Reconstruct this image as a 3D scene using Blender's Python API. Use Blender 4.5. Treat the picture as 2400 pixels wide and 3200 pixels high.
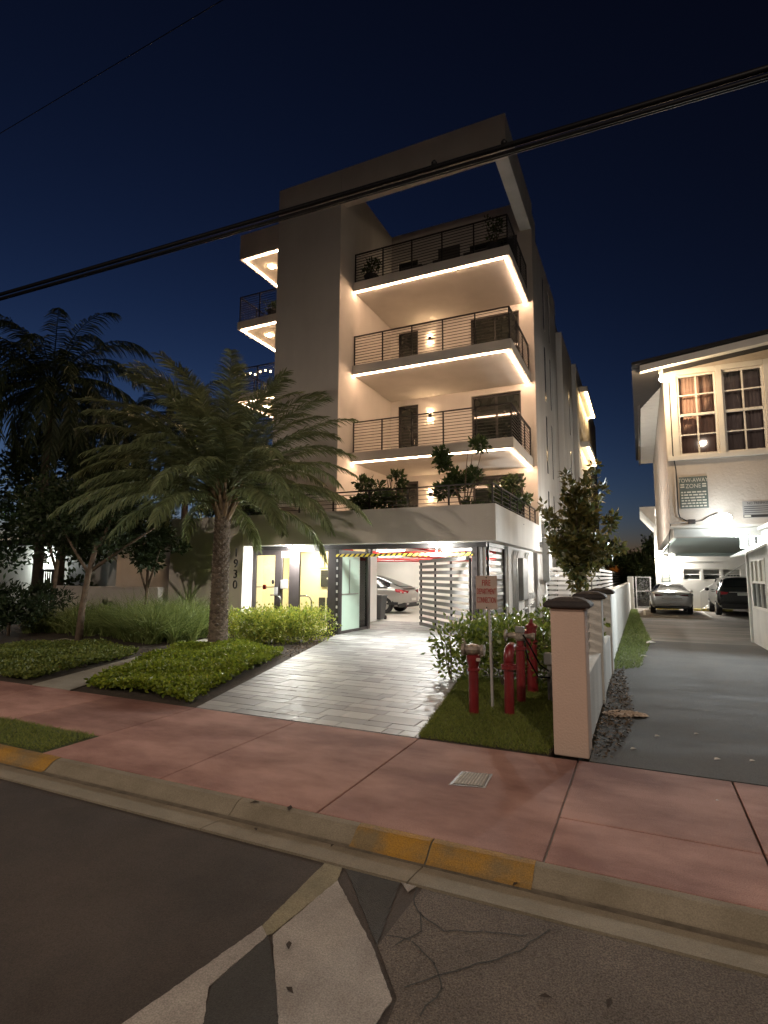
import bpy, math, random
import numpy as np
from mathutils import Vector, Matrix
R = math.radians
random.seed(7); RNG = np.random.default_rng(7)
scene = bpy.context.scene
for o in list(bpy.data.objects): bpy.data.objects.remove(o)
C = scene.collection

# ------------------------------------------------------------------ camera
cam_data = bpy.data.cameras.new('camera'); cam = bpy.data.objects.new('camera', cam_data); C.objects.link(cam)
cam_data.sensor_fit = 'HORIZONTAL'; cam_data.sensor_width = 36.0; cam_data.lens = 25.8
cam_data.clip_end = 5000; cam_data.clip_start = 0.05
rx = Vector((0.9068151, 0.42149289, 0.00548833)); dn = Vector((-0.04339168, 0.10628951, -0.99338799)); fw = Vector((-0.41928933, 0.90058108, 0.11467422))
cam.matrix_world = Matrix(((rx.x, -dn.x, -fw.x, 0), (rx.y, -dn.y, -fw.y, 0), (rx.z, -dn.z, -fw.z, 1.73), (0, 0, 0, 1)))
scene.camera = cam

# ------------------------------------------------------------------ world: last dusk light, glow low on the left
world = bpy.data.worlds.new('World'); scene.world = world; world.use_nodes = True
wn = world.node_tree.nodes; wl = world.node_tree.links; bg = wn['Background']
sky = wn.new('ShaderNodeTexSky'); sky.sky_type = 'NISHITA'; sky.sun_disc = False
SUN_AZ = -50.0
sky.sun_elevation = R(-6.0); sky.sun_rotation = R(SUN_AZ); sky.air_density = 1.0; sky.dust_density = 0.3; sky.ozone_density = 2.1; sky.altitude = 0
wl.new(sky.outputs['Color'], bg.inputs['Color']); bg.inputs['Strength'].default_value = 0.15

# faint remaining twilight from the same side of the sky
sd = bpy.data.lights.new('dusk_sun', 'SUN'); sd.energy = 0.0006; sd.angle = R(15); sd.color = (0.6, 0.72, 1.0)
so = bpy.data.objects.new('dusk_sun', sd); C.objects.link(so)
_az = R(SUN_AZ); _d = Vector((math.sin(_az), math.cos(_az), math.tan(R(8)))).normalized()
so.rotation_euler = _d.to_track_quat('Z', 'Y').to_euler()

vs = scene.view_settings
scene.display_settings.display_device = 'sRGB'
vs.view_transform = 'Standard'; vs.look = 'None'; vs.gamma = 1.0; vs.use_curve_mapping = False; vs.exposure = 5.2   # long night exposure
cy = scene.cycles
cy.use_denoising = True; cy.max_bounces = 8; cy.diffuse_bounces = 4; cy.glossy_bounces = 3; cy.transmission_bounces = 4; cy.transparent_max_bounces = 10
cy.sample_clamp_indirect = 0.2; cy.caustics_reflective = False; cy.caustics_refractive = False; cy.use_light_tree = True

# ------------------------------------------------------------------ materials
K = 2.0 ** -5.2   # lamps are given as they should look at exposure 0
MATS = {}
def nmat(name):
    m = bpy.data.materials.new(name); m.use_nodes = True; MATS[name] = m
    return m, m.node_tree.nodes, m.node_tree.links, m.node_tree.nodes['Principled BSDF']
def surf(name, col, rough=0.8, var=0.12, scale=3.0, detail=6, bump=0.0, bscale=60.0, metal=0.0, spec=0.5, col2=None, coat=0.0, rnd=0.0, isl=0.0, grain=0.0, rvar=0.0, streak=0.0, hue=0.0, con=0.2, stretch=None):
    """painted / mineral / metal surface: base colour broken up by two noises, optional per-object variation and fine relief"""
    m, n, l, b = nmat(name)
    geo = n.new('ShaderNodeNewGeometry')
    n1 = n.new('ShaderNodeTexNoise'); n1.inputs['Scale'].default_value = scale; n1.inputs['Detail'].default_value = detail; n1.inputs['Roughness'].default_value = 0.62
    if stretch:
        m0 = n.new('ShaderNodeMapping'); m0.inputs['Scale'].default_value = stretch; l.new(geo.outputs['Position'], m0.inputs['Vector']); l.new(m0.outputs['Vector'], n1.inputs['Vector'])
    else: l.new(geo.outputs['Position'], n1.inputs['Vector'])
    rp = n.new('ShaderNodeMapRange'); rp.inputs['From Min'].default_value = 0.5 - con; rp.inputs['From Max'].default_value = 0.5 + con
    l.new(n1.outputs['Fac'], rp.inputs['Value'])
    mix = n.new('ShaderNodeMix'); mix.data_type = 'RGBA'
    c2 = col2 if col2 else tuple(min(1, c * (1 + var)) for c in col); c1 = col if col2 else tuple(c * (1 - var) for c in col)
    mix.inputs['A'].default_value = (*c1, 1); mix.inputs['B'].default_value = (*c2, 1)
    l.new(rp.outputs['Result'], mix.inputs['Factor']); out = mix.outputs['Result']
    def mul(out, sock, lo, hi, fmin=0.0, fmax=1.0):
        mr = n.new('ShaderNodeMapRange'); mr.inputs['From Min'].default_value = fmin; mr.inputs['From Max'].default_value = fmax
        mr.inputs['To Min'].default_value = lo; mr.inputs['To Max'].default_value = hi; l.new(sock, mr.inputs['Value'])
        mm = n.new('ShaderNodeMix'); mm.data_type = 'RGBA'; mm.blend_type = 'MULTIPLY'; mm.inputs['Factor'].default_value = 1
        l.new(out, mm.inputs['A']); l.new(mr.outputs['Result'], mm.inputs['B']); return mm.outputs['Result']
    if rnd:
        oi = n.new('ShaderNodeObjectInfo'); out = mul(out, oi.outputs['Random'], 1 - rnd, 1 + rnd)
        if hue:
            hs = n.new('ShaderNodeHueSaturation'); mr = n.new('ShaderNodeMapRange'); mr.inputs['To Min'].default_value = 0.5 - hue; mr.inputs['To Max'].default_value = 0.5 + hue
            l.new(oi.outputs['Random'], mr.inputs['Value']); l.new(mr.outputs['Result'], hs.inputs['Hue']); l.new(out, hs.inputs['Color']); out = hs.outputs['Color']
    if isl: out = mul(out, geo.outputs['Random Per Island'], 1 - isl, 1 + isl)
    if grain:
        n3 = n.new('ShaderNodeTexNoise'); n3.inputs['Scale'].default_value = 140; n3.inputs['Detail'].default_value = 2; l.new(geo.outputs['Position'], n3.inputs['Vector'])
        out = mul(out, n3.outputs['Fac'], 1 - grain, 1 + grain, 0.3, 0.7)
    if streak:
        mp = n.new('ShaderNodeMapping'); mp.inputs['Scale'].default_value = (1.7, 1.7, 0.22); l.new(geo.outputs['Position'], mp.inputs['Vector'])
        n4 = n.new('ShaderNodeTexNoise'); n4.inputs['Scale'].default_value = 1.0; n4.inputs['Detail'].default_value = 5; l.new(mp.outputs['Vector'], n4.inputs['Vector'])
        out = mul(out, n4.outputs['Fac'], 1 - streak, 1 + streak * 0.3, 0.35, 0.65)
    l.new(out, b.inputs['Base Color'])
    b.inputs['Roughness'].default_value = rough; b.inputs['Metallic'].default_value = metal; b.inputs['Specular IOR Level'].default_value = spec
    if rvar:
        mr = n.new('ShaderNodeMapRange'); mr.inputs['From Min'].default_value = 0.3; mr.inputs['From Max'].default_value = 0.7
        mr.inputs['To Min'].default_value = rough - rvar; mr.inputs['To Max'].default_value = rough + rvar
        l.new(n1.outputs['Fac'], mr.inputs['Value']); l.new(mr.outputs['Result'], b.inputs['Roughness'])
    if coat: b.inputs['Coat Weight'].default_value = coat; b.inputs['Coat Roughness'].default_value = 0.05
    if bump:
        n2 = n.new('ShaderNodeTexNoise'); n2.inputs['Scale'].default_value = bscale; n2.inputs['Detail'].default_value = 4; l.new(geo.outputs['Position'], n2.inputs['Vector'])
        bp = n.new('ShaderNodeBump'); bp.inputs['Strength'].default_value = bump; bp.inputs['Distance'].default_value = 0.02
        l.new(n2.outputs['Fac'], bp.inputs['Height']); l.new(bp.outputs['Normal'], b.inputs['Normal'])
    return m
def leafmat(name, ca, cb, rough=0.5, trans=0.35, spec=0.4):
    m, n, l, b = nmat(name)
    geo = n.new('ShaderNodeNewGeometry'); mix = n.new('ShaderNodeMix'); mix.data_type = 'RGBA'
    mix.inputs['A'].default_value = (*ca, 1); mix.inputs['B'].default_value = (*cb, 1); l.new(geo.outputs['Random Per Island'], mix.inputs['Factor'])
    l.new(mix.outputs['Result'], b.inputs['Base Color']); b.inputs['Roughness'].default_value = rough; b.inputs['Specular IOR Level'].default_value = spec
    tr = n.new('ShaderNodeBsdfTranslucent'); l.new(mix.outputs['Result'], tr.inputs['Color'])
    ms = n.new('ShaderNodeMixShader'); ms.inputs['Fac'].default_value = trans
    l.new(b.outputs['BSDF'], ms.inputs[1]); l.new(tr.outputs['BSDF'], ms.inputs[2]); l.new(ms.outputs['Shader'], n['Material Output'].inputs['Surface'])
    return m
def emit(name, col, s):
    m, n, l, b = nmat(name)
    b.inputs['Base Color'].default_value = (0.8, 0.8, 0.8, 1); b.inputs['Emission Color'].default_value = (*col, 1); b.inputs['Emission Strength'].default_value = s * K
    return m
def glassmat(name, tint=(1, 1, 1), refl=0.12, rough=0.02):
    m, n, l, b = nmat(name)
    tb = n.new('ShaderNodeBsdfTransparent'); tb.inputs['Color'].default_value = (*tint, 1)
    gl = n.new('ShaderNodeBsdfGlossy'); gl.inputs['Roughness'].default_value = rough
    fr = n.new('ShaderNodeFresnel'); fr.inputs['IOR'].default_value = 1.5
    ad = n.new('ShaderNodeMath'); ad.operation = 'ADD'; ad.inputs[1].default_value = refl; ad.use_clamp = True; l.new(fr.outputs['Fac'], ad.inputs[0])
    ms = n.new('ShaderNodeMixShader'); l.new(ad.outputs[0], ms.inputs['Fac']); l.new(tb.outputs['BSDF'], ms.inputs[1]); l.new(gl.outputs['BSDF'], ms.inputs[2])
    l.new(ms.outputs['Shader'], n['Material Output'].inputs['Surface'])
    return m

surf('stucco', (0.62, 0.585, 0.545), 0.85, 0.05, 0.9, bump=0.35, bscale=55, streak=0.05)
surf('stucco_side', (0.60, 0.585, 0.56), 0.85, 0.06, 0.8, bump=0.3, bscale=45, streak=0.14)
surf('white_paint', (0.78, 0.77, 0.74), 0.7, 0.04, 1.5, bump=0.15, bscale=60, streak=0.06)
surf('garage_white', (0.78, 0.76, 0.70), 0.7, 0.05, 0.8, bump=0.1)
surf('garage_floor', (0.50, 0.47, 0.42), 0.45, 0.08, 1.3, rvar=0.1)
surf('lobby_cream', (0.74, 0.66, 0.47), 0.7, 0.05, 1.0)
surf('black_metal', (0.018, 0.016, 0.016), 0.45, 0.15, 8, spec=0.5)
surf('bronze_metal', (0.045, 0.038, 0.038), 0.4, 0.15, 5, spec=0.5)
surf('steel', (0.42, 0.42, 0.40), 0.35, 0.1, 6, metal=0.8)
surf('slat_grey', (0.17, 0.165, 0.165), 0.5, 0.08, 6, metal=0.2)
surf('slat_white', (0.80, 0.79, 0.77), 0.5, 0.05, 6)
surf('asphalt_new', (0.052, 0.041, 0.034), 0.88, 0.35, 0.8, detail=9, con=0.14, bump=0.5, bscale=170, grain=0.30)
surf('asphalt_old', (0.125, 0.103, 0.084), 0.92, 0.22, 2.2, bump=1.0, bscale=75, grain=0.55)
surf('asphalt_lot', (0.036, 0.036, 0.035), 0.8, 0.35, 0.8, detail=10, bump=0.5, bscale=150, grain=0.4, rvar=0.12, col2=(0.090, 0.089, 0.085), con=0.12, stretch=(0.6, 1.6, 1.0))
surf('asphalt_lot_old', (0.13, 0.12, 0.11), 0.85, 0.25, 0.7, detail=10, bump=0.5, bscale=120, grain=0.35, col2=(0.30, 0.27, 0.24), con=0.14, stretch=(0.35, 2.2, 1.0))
surf('asphalt_patch', (0.040, 0.038, 0.034), 0.85, 0.2, 3, bump=0.5, bscale=150, grain=0.3)
surf('road_paint', (0.24, 0.215, 0.19), 0.75, 0.2, 2.6, detail=10, bump=0.5, bscale=120, grain=0.28, col2=(0.36, 0.33, 0.295), con=0.14)
surf('road_paint_worn', (0.21, 0.185, 0.115), 0.8, 0.25, 3.5, bump=0.4, bscale=120, grain=0.25)
surf('red_concrete', (0.22, 0.105, 0.085), 0.8, 0.2, 0.9, detail=11, bump=0.35, bscale=110, rnd=0.12, grain=0.26, col2=(0.43, 0.245, 0.20), con=0.13, stretch=(1.0, 1.7, 1.0))
surf('grey_concrete', (0.30, 0.28, 0.235), 0.85, 0.18, 2.0, bump=0.4, bscale=90, grain=0.16)
surf('kerb_concrete', (0.17, 0.145, 0.10), 0.85, 0.28, 2.2, bump=0.4, bscale=90, grain=0.2, col2=(0.27, 0.235, 0.175))
surf('kerb_yellow', (0.36, 0.19, 0.022), 0.7, 0.25, 3, detail=9, bump=0.4, bscale=90, grain=0.3, col2=(0.19, 0.14, 0.07), con=0.12)
surf('paver', (0.285, 0.28, 0.273), 0.52, 0.18, 4.0, rnd=0.34, bump=0.12, bscale=40, grain=0.06, rvar=0.1)
surf('paver_far', (0.285, 0.28, 0.273), 0.52, 0.18, 4.0, isl=0.34, bump=0.12, bscale=40, grain=0.06, rvar=0.1)
surf('joint_sand', (0.25, 0.24, 0.225), 0.9, 0.2, 20)
surf('soil', (0.055, 0.042, 0.03), 0.95, 0.4, 6, bump=1.0, bscale=30, grain=0.4)
surf('lawn_soil', (0.06, 0.075, 0.022), 0.95, 0.4, 6, bump=1.0, bscale=40)
surf('terrain', (0.05, 0.05, 0.04), 0.95, 0.3, 0.3)
surf('bark', (0.14, 0.105, 0.075), 0.95, 0.35, 7, bump=0.8, bscale=35)
surf('palm_bark', (0.17, 0.135, 0.105), 0.95, 0.4, 9, bump=1.0, bscale=30, isl=0.3)
surf('palm_boot', (0.26, 0.19, 0.12), 0.9, 0.3, 9, bump=0.5, bscale=30)
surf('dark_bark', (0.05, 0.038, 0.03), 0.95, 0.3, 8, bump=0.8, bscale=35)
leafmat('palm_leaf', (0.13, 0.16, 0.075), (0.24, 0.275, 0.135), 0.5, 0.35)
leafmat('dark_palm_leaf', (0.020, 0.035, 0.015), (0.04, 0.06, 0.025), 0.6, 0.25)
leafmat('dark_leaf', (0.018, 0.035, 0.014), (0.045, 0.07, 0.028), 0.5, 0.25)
leafmat('magnolia_leaf', (0.05, 0.075, 0.022), (0.20, 0.165, 0.05), 0.38, 0.25, 0.6)
leafmat('terrace_leaf', (0.03, 0.06, 0.02), (0.08, 0.115, 0.035), 0.42, 0.25)
leafmat('hedge_leaf', (0.14, 0.22, 0.035), (0.46, 0.47, 0.08), 0.45, 0.35)
leafmat('hedge_dark_leaf', (0.06, 0.11, 0.02), (0.27, 0.33, 0.06), 0.35, 0.25, 0.6)
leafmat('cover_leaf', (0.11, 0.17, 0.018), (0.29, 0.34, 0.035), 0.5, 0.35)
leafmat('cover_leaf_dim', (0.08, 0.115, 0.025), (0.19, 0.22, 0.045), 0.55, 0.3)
leafmat('grass_blade', (0.08, 0.13, 0.03), (0.32, 0.38, 0.13), 0.5, 0.35)
leafmat('turf_blade', (0.10, 0.14, 0.025), (0.26, 0.29, 0.065), 0.6, 0.3)
leafmat('dry_leaf', (0.06, 0.042, 0.028), (0.26, 0.19, 0.13), 0.8, 0.1)
surf('red_pipe', (0.17, 0.012, 0.016), 0.38, 0.15, 6, spec=0.5, coat=0.25)
surf('red_sprinkler', (0.55, 0.03, 0.03), 0.4, 0.1, 5)
surf('cast_metal', (0.34, 0.30, 0.25), 0.5, 0.35, 12, metal=0.5, bump=0.5, bscale=60)
surf('grey_box', (0.20, 0.205, 0.20), 0.55, 0.1, 4)
surf('galvanised', (0.50, 0.50, 0.49), 0.45, 0.12, 8, metal=0.5)
surf('sign_cream', (0.44, 0.35, 0.30), 0.5, 0.06, 6)
surf('sign_red', (0.34, 0.02, 0.02), 0.5, 0.1, 6)
surf('sign_green', (0.10, 0.125, 0.115), 0.5, 0.15, 6)
surf('sign_pale', (0.62, 0.60, 0.52), 0.6, 0.08, 8)
surf('sign_grey', (0.33, 0.32, 0.31), 0.6, 0.1, 4)
surf('sign_black', (0.03, 0.03, 0.03), 0.5, 0.1, 4)
surf('paper', (0.72, 0.62, 0.44), 0.8, 0.05, 6)
surf('numeral', (0.03, 0.03, 0.028), 0.5, 0.05, 6)
surf('pillar_pink', (0.55, 0.42, 0.345), 0.9, 0.05, 1.4, bump=0.35, bscale=50)
surf('cap_dark', (0.035, 0.03, 0.03), 0.75, 0.25, 6, bump=0.5, bscale=40)
surf('old_white_wall', (0.66, 0.65, 0.61), 0.85, 0.07, 1.3, bump=0.5, bscale=26, streak=0.12)
surf('cream_stucco', (0.56, 0.50, 0.44), 0.9, 0.08, 1.2, bump=0.9, bscale=14, streak=0.05)
surf('white_trim', (0.74, 0.72, 0.67), 0.6, 0.05, 3, bump=0.1)
surf('teal_paint', (0.50, 0.61, 0.585), 0.7, 0.05, 1.0)
surf('far_wall', (0.50, 0.49, 0.46), 0.9, 0.06, 1.0, bump=0.4, bscale=20)
surf('curtain', (0.60, 0.40, 0.33), 0.9, 0.1, 6)
surf('curtain_dim', (0.36, 0.30, 0.30), 0.9, 0.1, 6)
surf('roof_tile', (0.03, 0.028, 0.028), 0.9, 0.2, 5)
surf('yellow_paint', (0.62, 0.52, 0.12), 0.7, 0.1, 4)
surf('bright_yellow', (0.80, 0.62, 0.02), 0.6, 0.05, 4)
surf('line_white', (0.55, 0.54, 0.50), 0.8, 0.15, 4)
surf('car_silver', (0.42, 0.405, 0.385), 0.28, 0.03, 4, metal=0.6, coat=0.6)
surf('car_grey_silver', (0.36, 0.355, 0.345), 0.3, 0.03, 4, metal=0.6, coat=0.6)
surf('car_black', (0.006, 0.007, 0.009), 0.25, 0.1, 4, coat=0.7)
surf('car_glass', (0.012, 0.014, 0.016), 0.08, 0.1, 4, spec=0.4)
surf('frosted_green', (0.50, 0.66, 0.56), 0.35, 0.04, 2)
surf('gutter_dirt', (0.13, 0.11, 0.082), 0.95, 0.4, 9, bump=0.8, bscale=60)
surf('tail_red', (0.30, 0.012, 0.02), 0.15, 0.1, 5, coat=0.5)
surf('tail_dark', (0.06, 0.008, 0.01), 0.15, 0.1, 5, coat=0.5)
surf('rubber', (0.015, 0.015, 0.015), 0.85, 0.2, 8)
surf('trim_black', (0.02, 0.02, 0.021), 0.6, 0.1, 5)
surf('chrome', (0.7, 0.7, 0.7), 0.15, 0.05, 5, metal=1.0)
surf('plate', (0.66, 0.66, 0.62), 0.5, 0.05, 6)
surf('bin_plastic', (0.05, 0.052, 0.055), 0.55, 0.1, 6)
surf('cable_black', (0.004, 0.004, 0.005), 0.5, 0.2, 20, spec=0.12)
surf('window_dark', (0.022, 0.026, 0.022), 0.05, 0.1, 2, spec=0.8)
surf('window_slit', (0.015, 0.016, 0.018), 0.2, 0.1, 2)
surf('deck', (0.40, 0.38, 0.35), 0.7, 0.08, 2)
surf('terracotta', (0.12, 0.085, 0.065), 0.8, 0.1, 6)
surf('planter', (0.03, 0.03, 0.03), 0.6, 0.1, 6)
surf('cushion', (0.10, 0.09, 0.085), 0.9, 0.1, 6)
surf('litter_white', (0.75, 0.73, 0.70), 0.7, 0.05, 6)
surf('cardboard', (0.42, 0.32, 0.24), 0.85, 0.4, 9, bump=0.8, bscale=25, col2=(0.62, 0.50, 0.40))
surf('meter_lid', (0.19, 0.178, 0.155), 0.7, 0.15, 8, bump=0.3)
surf('lamp_post', (0.10, 0.10, 0.10), 0.5, 0.1, 5)
glassmat('clear_glass', (0.97, 1.0, 0.97), 0.03)
glassmat('green_glass', (0.72, 0.90, 0.80), 0.05)
glassmat('window_glass', (0.95, 0.95, 0.95), 0.0)
emit('led_warm', (1.0, 0.63, 0.39), 84)
emit('led_far', (1.0, 0.66, 0.3), 80)
emit('bulb_warm', (1.0, 0.66, 0.36), 260)
emit('bulb_cool', (1.0, 0.99, 0.93), 2300)
emit('garage_tube', (1.0, 0.96, 0.88), 46)
emit('lobby_panel', (1.0, 0.88, 0.62), 48)
emit('flood_warm', (1.0, 0.7, 0.4), 1500)
emit('flood_white', (0.88, 0.97, 1.0), 75)
emit('wall_white', (1.0, 0.94, 0.85), 3600)
emit('added_yard_white', (1.0, 0.97, 0.9), 3000)  # glow of the added lamp on the slat fence
emit('left_white', (0.92, 1.0, 0.92), 520)
emit('tube_white', (0.90, 0.97, 1.0), 2400)
emit('bulb_dim', (1.0, 0.74, 0.46), 420)
emit('fairy', (1.0, 0.7, 0.3), 60)
def hazard():
    m, n, l, b = nmat('hazard'); geo = n.new('ShaderNodeNewGeometry'); sx = n.new('ShaderNodeSeparateXYZ'); l.new(geo.outputs['Position'], sx.inputs[0])
    a = n.new('ShaderNodeMath'); a.operation = 'SUBTRACT'; l.new(sx.outputs['X'], a.inputs[0]); l.new(sx.outputs['Z'], a.inputs[1])
    k = n.new('ShaderNodeMath'); k.operation = 'MULTIPLY'; k.inputs[1].default_value = 6.2; l.new(a.outputs[0], k.inputs[0])
    f = n.new('ShaderNodeMath'); f.operation = 'FRACT'; l.new(k.outputs[0], f.inputs[0]); g = n.new('ShaderNodeMath'); g.operation = 'GREATER_THAN'; g.inputs[1].default_value = 0.45; l.new(f.outputs[0], g.inputs[0])
    mx = n.new('ShaderNodeMix'); mx.data_type = 'RGBA'; mx.inputs['A'].default_value = (0.02, 0.02, 0.018, 1); mx.inputs['B'].default_value = (0.78, 0.62, 0.06, 1)
    l.new(g.outputs[0], mx.inputs['Factor']); l.new(mx.outputs['Result'], b.inputs['Base Color']); b.inputs['Roughness'].default_value = 0.6
hazard()

# ------------------------------------------------------------------ mesh helpers
ORG = {}
def link(o, parent=None, org=None):
    C.objects.link(o)
    if parent is not None:
        o.parent = parent; ORG[o.name] = ORG[parent.name]
    else: ORG[o.name] = Vector(org) if org is not None else Vector((0, 0, 0))
    return o
def tag(o, label=None, cat=None, group=None, kind=None):
    if label: o['label'] = label
    if cat: o['category'] = cat
    if group: o['group'] = group
    if kind: o['kind'] = kind
    return o
def thing(name, loc, label, cat, group=None):
    o = bpy.data.objects.new(name, None); o.empty_display_size = 0.1; o.location = loc; link(o, None, loc)
    return tag(o, label, cat, group)
def org_of(parent, org): return ORG[parent.name] if parent is not None else Vector(org if org is not None else (0, 0, 0))
class MB:
    def __init__(s): s.v = []; s.f = []
    def add(s, vs, fs):
        k = len(s.v); s.v += [tuple(p) for p in vs]; s.f += [tuple(i + k for i in q) for q in fs]; return s
    def box(s, x0, x1, y0, y1, z0, z1):
        return s.add([(x0, y0, z0), (x1, y0, z0), (x1, y1, z0), (x0, y1, z0), (x0, y0, z1), (x1, y0, z1), (x1, y1, z1), (x0, y1, z1)],
                     [(0, 3, 2, 1), (4, 5, 6, 7), (0, 1, 5, 4), (1, 2, 6, 5), (2, 3, 7, 6), (3, 0, 4, 7)])
    def bar(s, a, b, w, h=None, up=(0, 0, 1)):
        """rectangular bar from a to b, w wide, h high"""
        a = Vector(a); b = Vector(b); h = h or w; d = (b - a).normalized(); u = Vector(up)
        if abs(d.dot(u)) > 0.99: u = Vector((0, 1, 0))
        r = d.cross(u).normalized(); u = r.cross(d).normalized(); r *= w / 2; u *= h / 2
        return s.add([a - r - u, a + r - u, a + r + u, a - r + u, b - r - u, b + r - u, b + r + u, b - r + u],
                     [(0, 3, 2, 1), (4, 5, 6, 7), (0, 1, 5, 4), (1, 2, 6, 5), (2, 3, 7, 6), (3, 0, 4, 7)][::1])
    def tube(s, pts, rad, n=10, cap=True):
        pts = [Vector(p) for p in pts]; rad = rad if hasattr(rad, '__len__') else [rad] * len(pts)
        k = len(s.v); prev = None
        for i, p in enumerate(pts):
            d = (pts[min(i + 1, len(pts) - 1)] - pts[max(i - 1, 0)])
            d = d.normalized() if d.length > 1e-9 else Vector((0, 0, 1))
            if prev is None:
                u = Vector((0, 0, 1)) if abs(d.z) < 0.95 else Vector((1, 0, 0)); u = (u - d * u.dot(d)).normalized()
            else: u = (prev - d * prev.dot(d)).normalized()
            prev = u; w = d.cross(u)
            for j in range(n):
                a = 2 * math.pi * j / n; s.v.append(tuple(p + (u * math.cos(a) + w * math.sin(a)) * rad[i]))
        for i in range(len(pts) - 1):
            for j in range(n):
                j2 = (j + 1) % n; s.f.append((k + i * n + j, k + i * n + j2, k + (i + 1) * n + j2, k + (i + 1) * n + j))
        if cap: s.f.append(tuple(k + j for j in range(n))[::-1]); s.f.append(tuple(k + (len(pts) - 1) * n + j for j in range(n)))
        return s
    def lathe(s, c, prof, n=16, axis='Z'):
        """prof: list of (radius, height) from bottom to top"""
        c = Vector(c); k = len(s.v)
        for r, h in prof:
            for j in range(n):
                a = 2 * math.pi * j / n; x, y = r * math.cos(a), r * math.sin(a)
                p = {'Z': (x, y, h), 'Y': (x, h, y), 'X': (h, x, y)}[axis]; s.v.append(tuple(c + Vector(p)))
        for i in range(len(prof) - 1):
            for j in range(n):
                j2 = (j + 1) % n; s.f.append((k + i * n + j, k + i * n + j2, k + (i + 1) * n + j2, k + (i + 1) * n + j))
        s.f.append(tuple(k + j for j in range(n))[::-1]); s.f.append(tuple(k + (len(prof) - 1) * n + j for j in range(n)))
        return s
    def prism(s, poly, z0, z1):
        n = len(poly)
        if sum(poly[i][0] * poly[(i + 1) % n][1] - poly[(i + 1) % n][0] * poly[i][1] for i in range(n)) < 0: poly = poly[::-1]
        vs_ = [(x, y, z0) for x, y in poly] + [(x, y, z1) for x, y in poly]
        return s.add(vs_, [tuple(range(n))[::-1], tuple(range(n, 2 * n))] + [(i, (i + 1) % n, n + (i + 1) % n, n + i) for i in range(n)])
    def ball(s, c, r, n=12, m=8, sq=(1, 1, 1)):
        prof = [(max(1e-4, r * math.sin(math.pi * i / m)), -r * math.cos(math.pi * i / m)) for i in range(m + 1)]
        k = len(s.v); s.lathe((0, 0, 0), prof, n)
        for i in range(k, len(s.v)):
            p = s.v[i]; s.v[i] = (c[0] + p[0] * sq[0], c[1] + p[1] * sq[1], c[2] + p[2] * sq[2])
        return s
    def wall_x(s, y0, y1, x0, x1, z0, z1, holes):
        """wall in the XZ plane with rectangular holes (hx0,hx1,hz0,hz1), thickness y0..y1"""
        xs = sorted({x0, x1, *[h[0] for h in holes], *[h[1] for h in holes]}); zs = sorted({z0, z1, *[h[2] for h in holes], *[h[3] for h in holes]})
        return s._grid(xs, zs, holes, lambda a, b, c, d: s.box(a, b, y0, y1, c, d))
    def wall_y(s, x0, x1, y0, y1, z0, z1, holes):
        ys = sorted({y0, y1, *[h[0] for h in holes], *[h[1] for h in holes]}); zs = sorted({z0, z1, *[h[2] for h in holes], *[h[3] for h in holes]})
        return s._grid(ys, zs, holes, lambda a, b, c, d: s.box(x0, x1, a, b, c, d))
    def _grid(s, us, zs, holes, put):
        for i in range(len(us) - 1):
            run = None
            for j in range(len(zs) - 1):
                u, z = (us[i] + us[i + 1]) / 2, (zs[j] + zs[j + 1]) / 2
                solid = not any(h[0] < u < h[1] and h[2] < z < h[3] for h in holes)
                if solid: run = [zs[j], zs[j + 1]] if run is None else [run[0], zs[j + 1]]
                if (not solid or j == len(zs) - 2) and run: put(us[i], us[i + 1], *run); run = None
        return s
    def build(s, name, mat, parent=None, org=None, bevel=0.0, smooth=False, seg=2):
        o_ = org_of(parent, org); me = bpy.data.meshes.new(name)
        me.from_pydata([(p[0] - o_.x, p[1] - o_.y, p[2] - o_.z) for p in s.v], [], s.f); me.update()
        me.materials.append(MATS[mat])
        o = bpy.data.objects.new(name, me)
        if parent is None: o.location = o_
        link(o, parent, o_)
        if smooth:
            for p in me.polygons: p.use_smooth = True
        if bevel:
            b = o.modifiers.new('bevel', 'BEVEL'); b.width = bevel; b.segments = seg; b.limit_method = 'ANGLE'; b.angle_limit = R(40)
        return o
def B(*a): return MB().box(*a)
def arr_mesh(name, verts, quads, mat, parent=None, org=None, smooth=False):
    o_ = org_of(parent, org); me = bpy.data.meshes.new(name); verts = np.asarray(verts, dtype=np.float32) - np.array(o_, dtype=np.float32)
    quads = np.asarray(quads, dtype=np.int32); nq, k = quads.shape
    me.vertices.add(len(verts)); me.vertices.foreach_set('co', verts.ravel()); me.loops.add(nq * k); me.loops.foreach_set('vertex_index', quads.ravel())
    me.polygons.add(nq); me.polygons.foreach_set('loop_start', np.arange(0, nq * k, k, dtype=np.int32)); me.update(calc_edges=True); me.validate()
    me.materials.append(MATS[mat]); o = bpy.data.objects.new(name, me)
    if parent is None: o.location = o_
    return link(o, parent, o_)
def norm(a): return a / np.maximum(1e-9, np.linalg.norm(a, axis=1, keepdims=True))
def leaves(P, D, L, W, fold=0.15, rng=RNG, up=None):
    """diamond leaves: base P, direction D, length L, width W -> verts, quads"""
    P = np.asarray(P, float); n = len(P); D = norm(np.asarray(D, float)); L = np.broadcast_to(np.asarray(L, float), (n,))[:, None]; W = np.broadcast_to(np.asarray(W, float), (n,))[:, None]
    U = rng.normal(size=(n, 3)) if up is None else np.asarray(up, float)
    S = norm(np.cross(D, U)); N = np.cross(S, D)
    mid = P + D * L * 0.45
    v = np.stack([P, mid + S * W / 2 + N * W * fold, P + D * L, mid - S * W / 2 + N * W * fold], 1).reshape(-1, 3)
    return v, np.arange(n * 4).reshape(n, 4)
def rdir(n, rng=RNG): return norm(rng.normal(size=(n, 3)))
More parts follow.
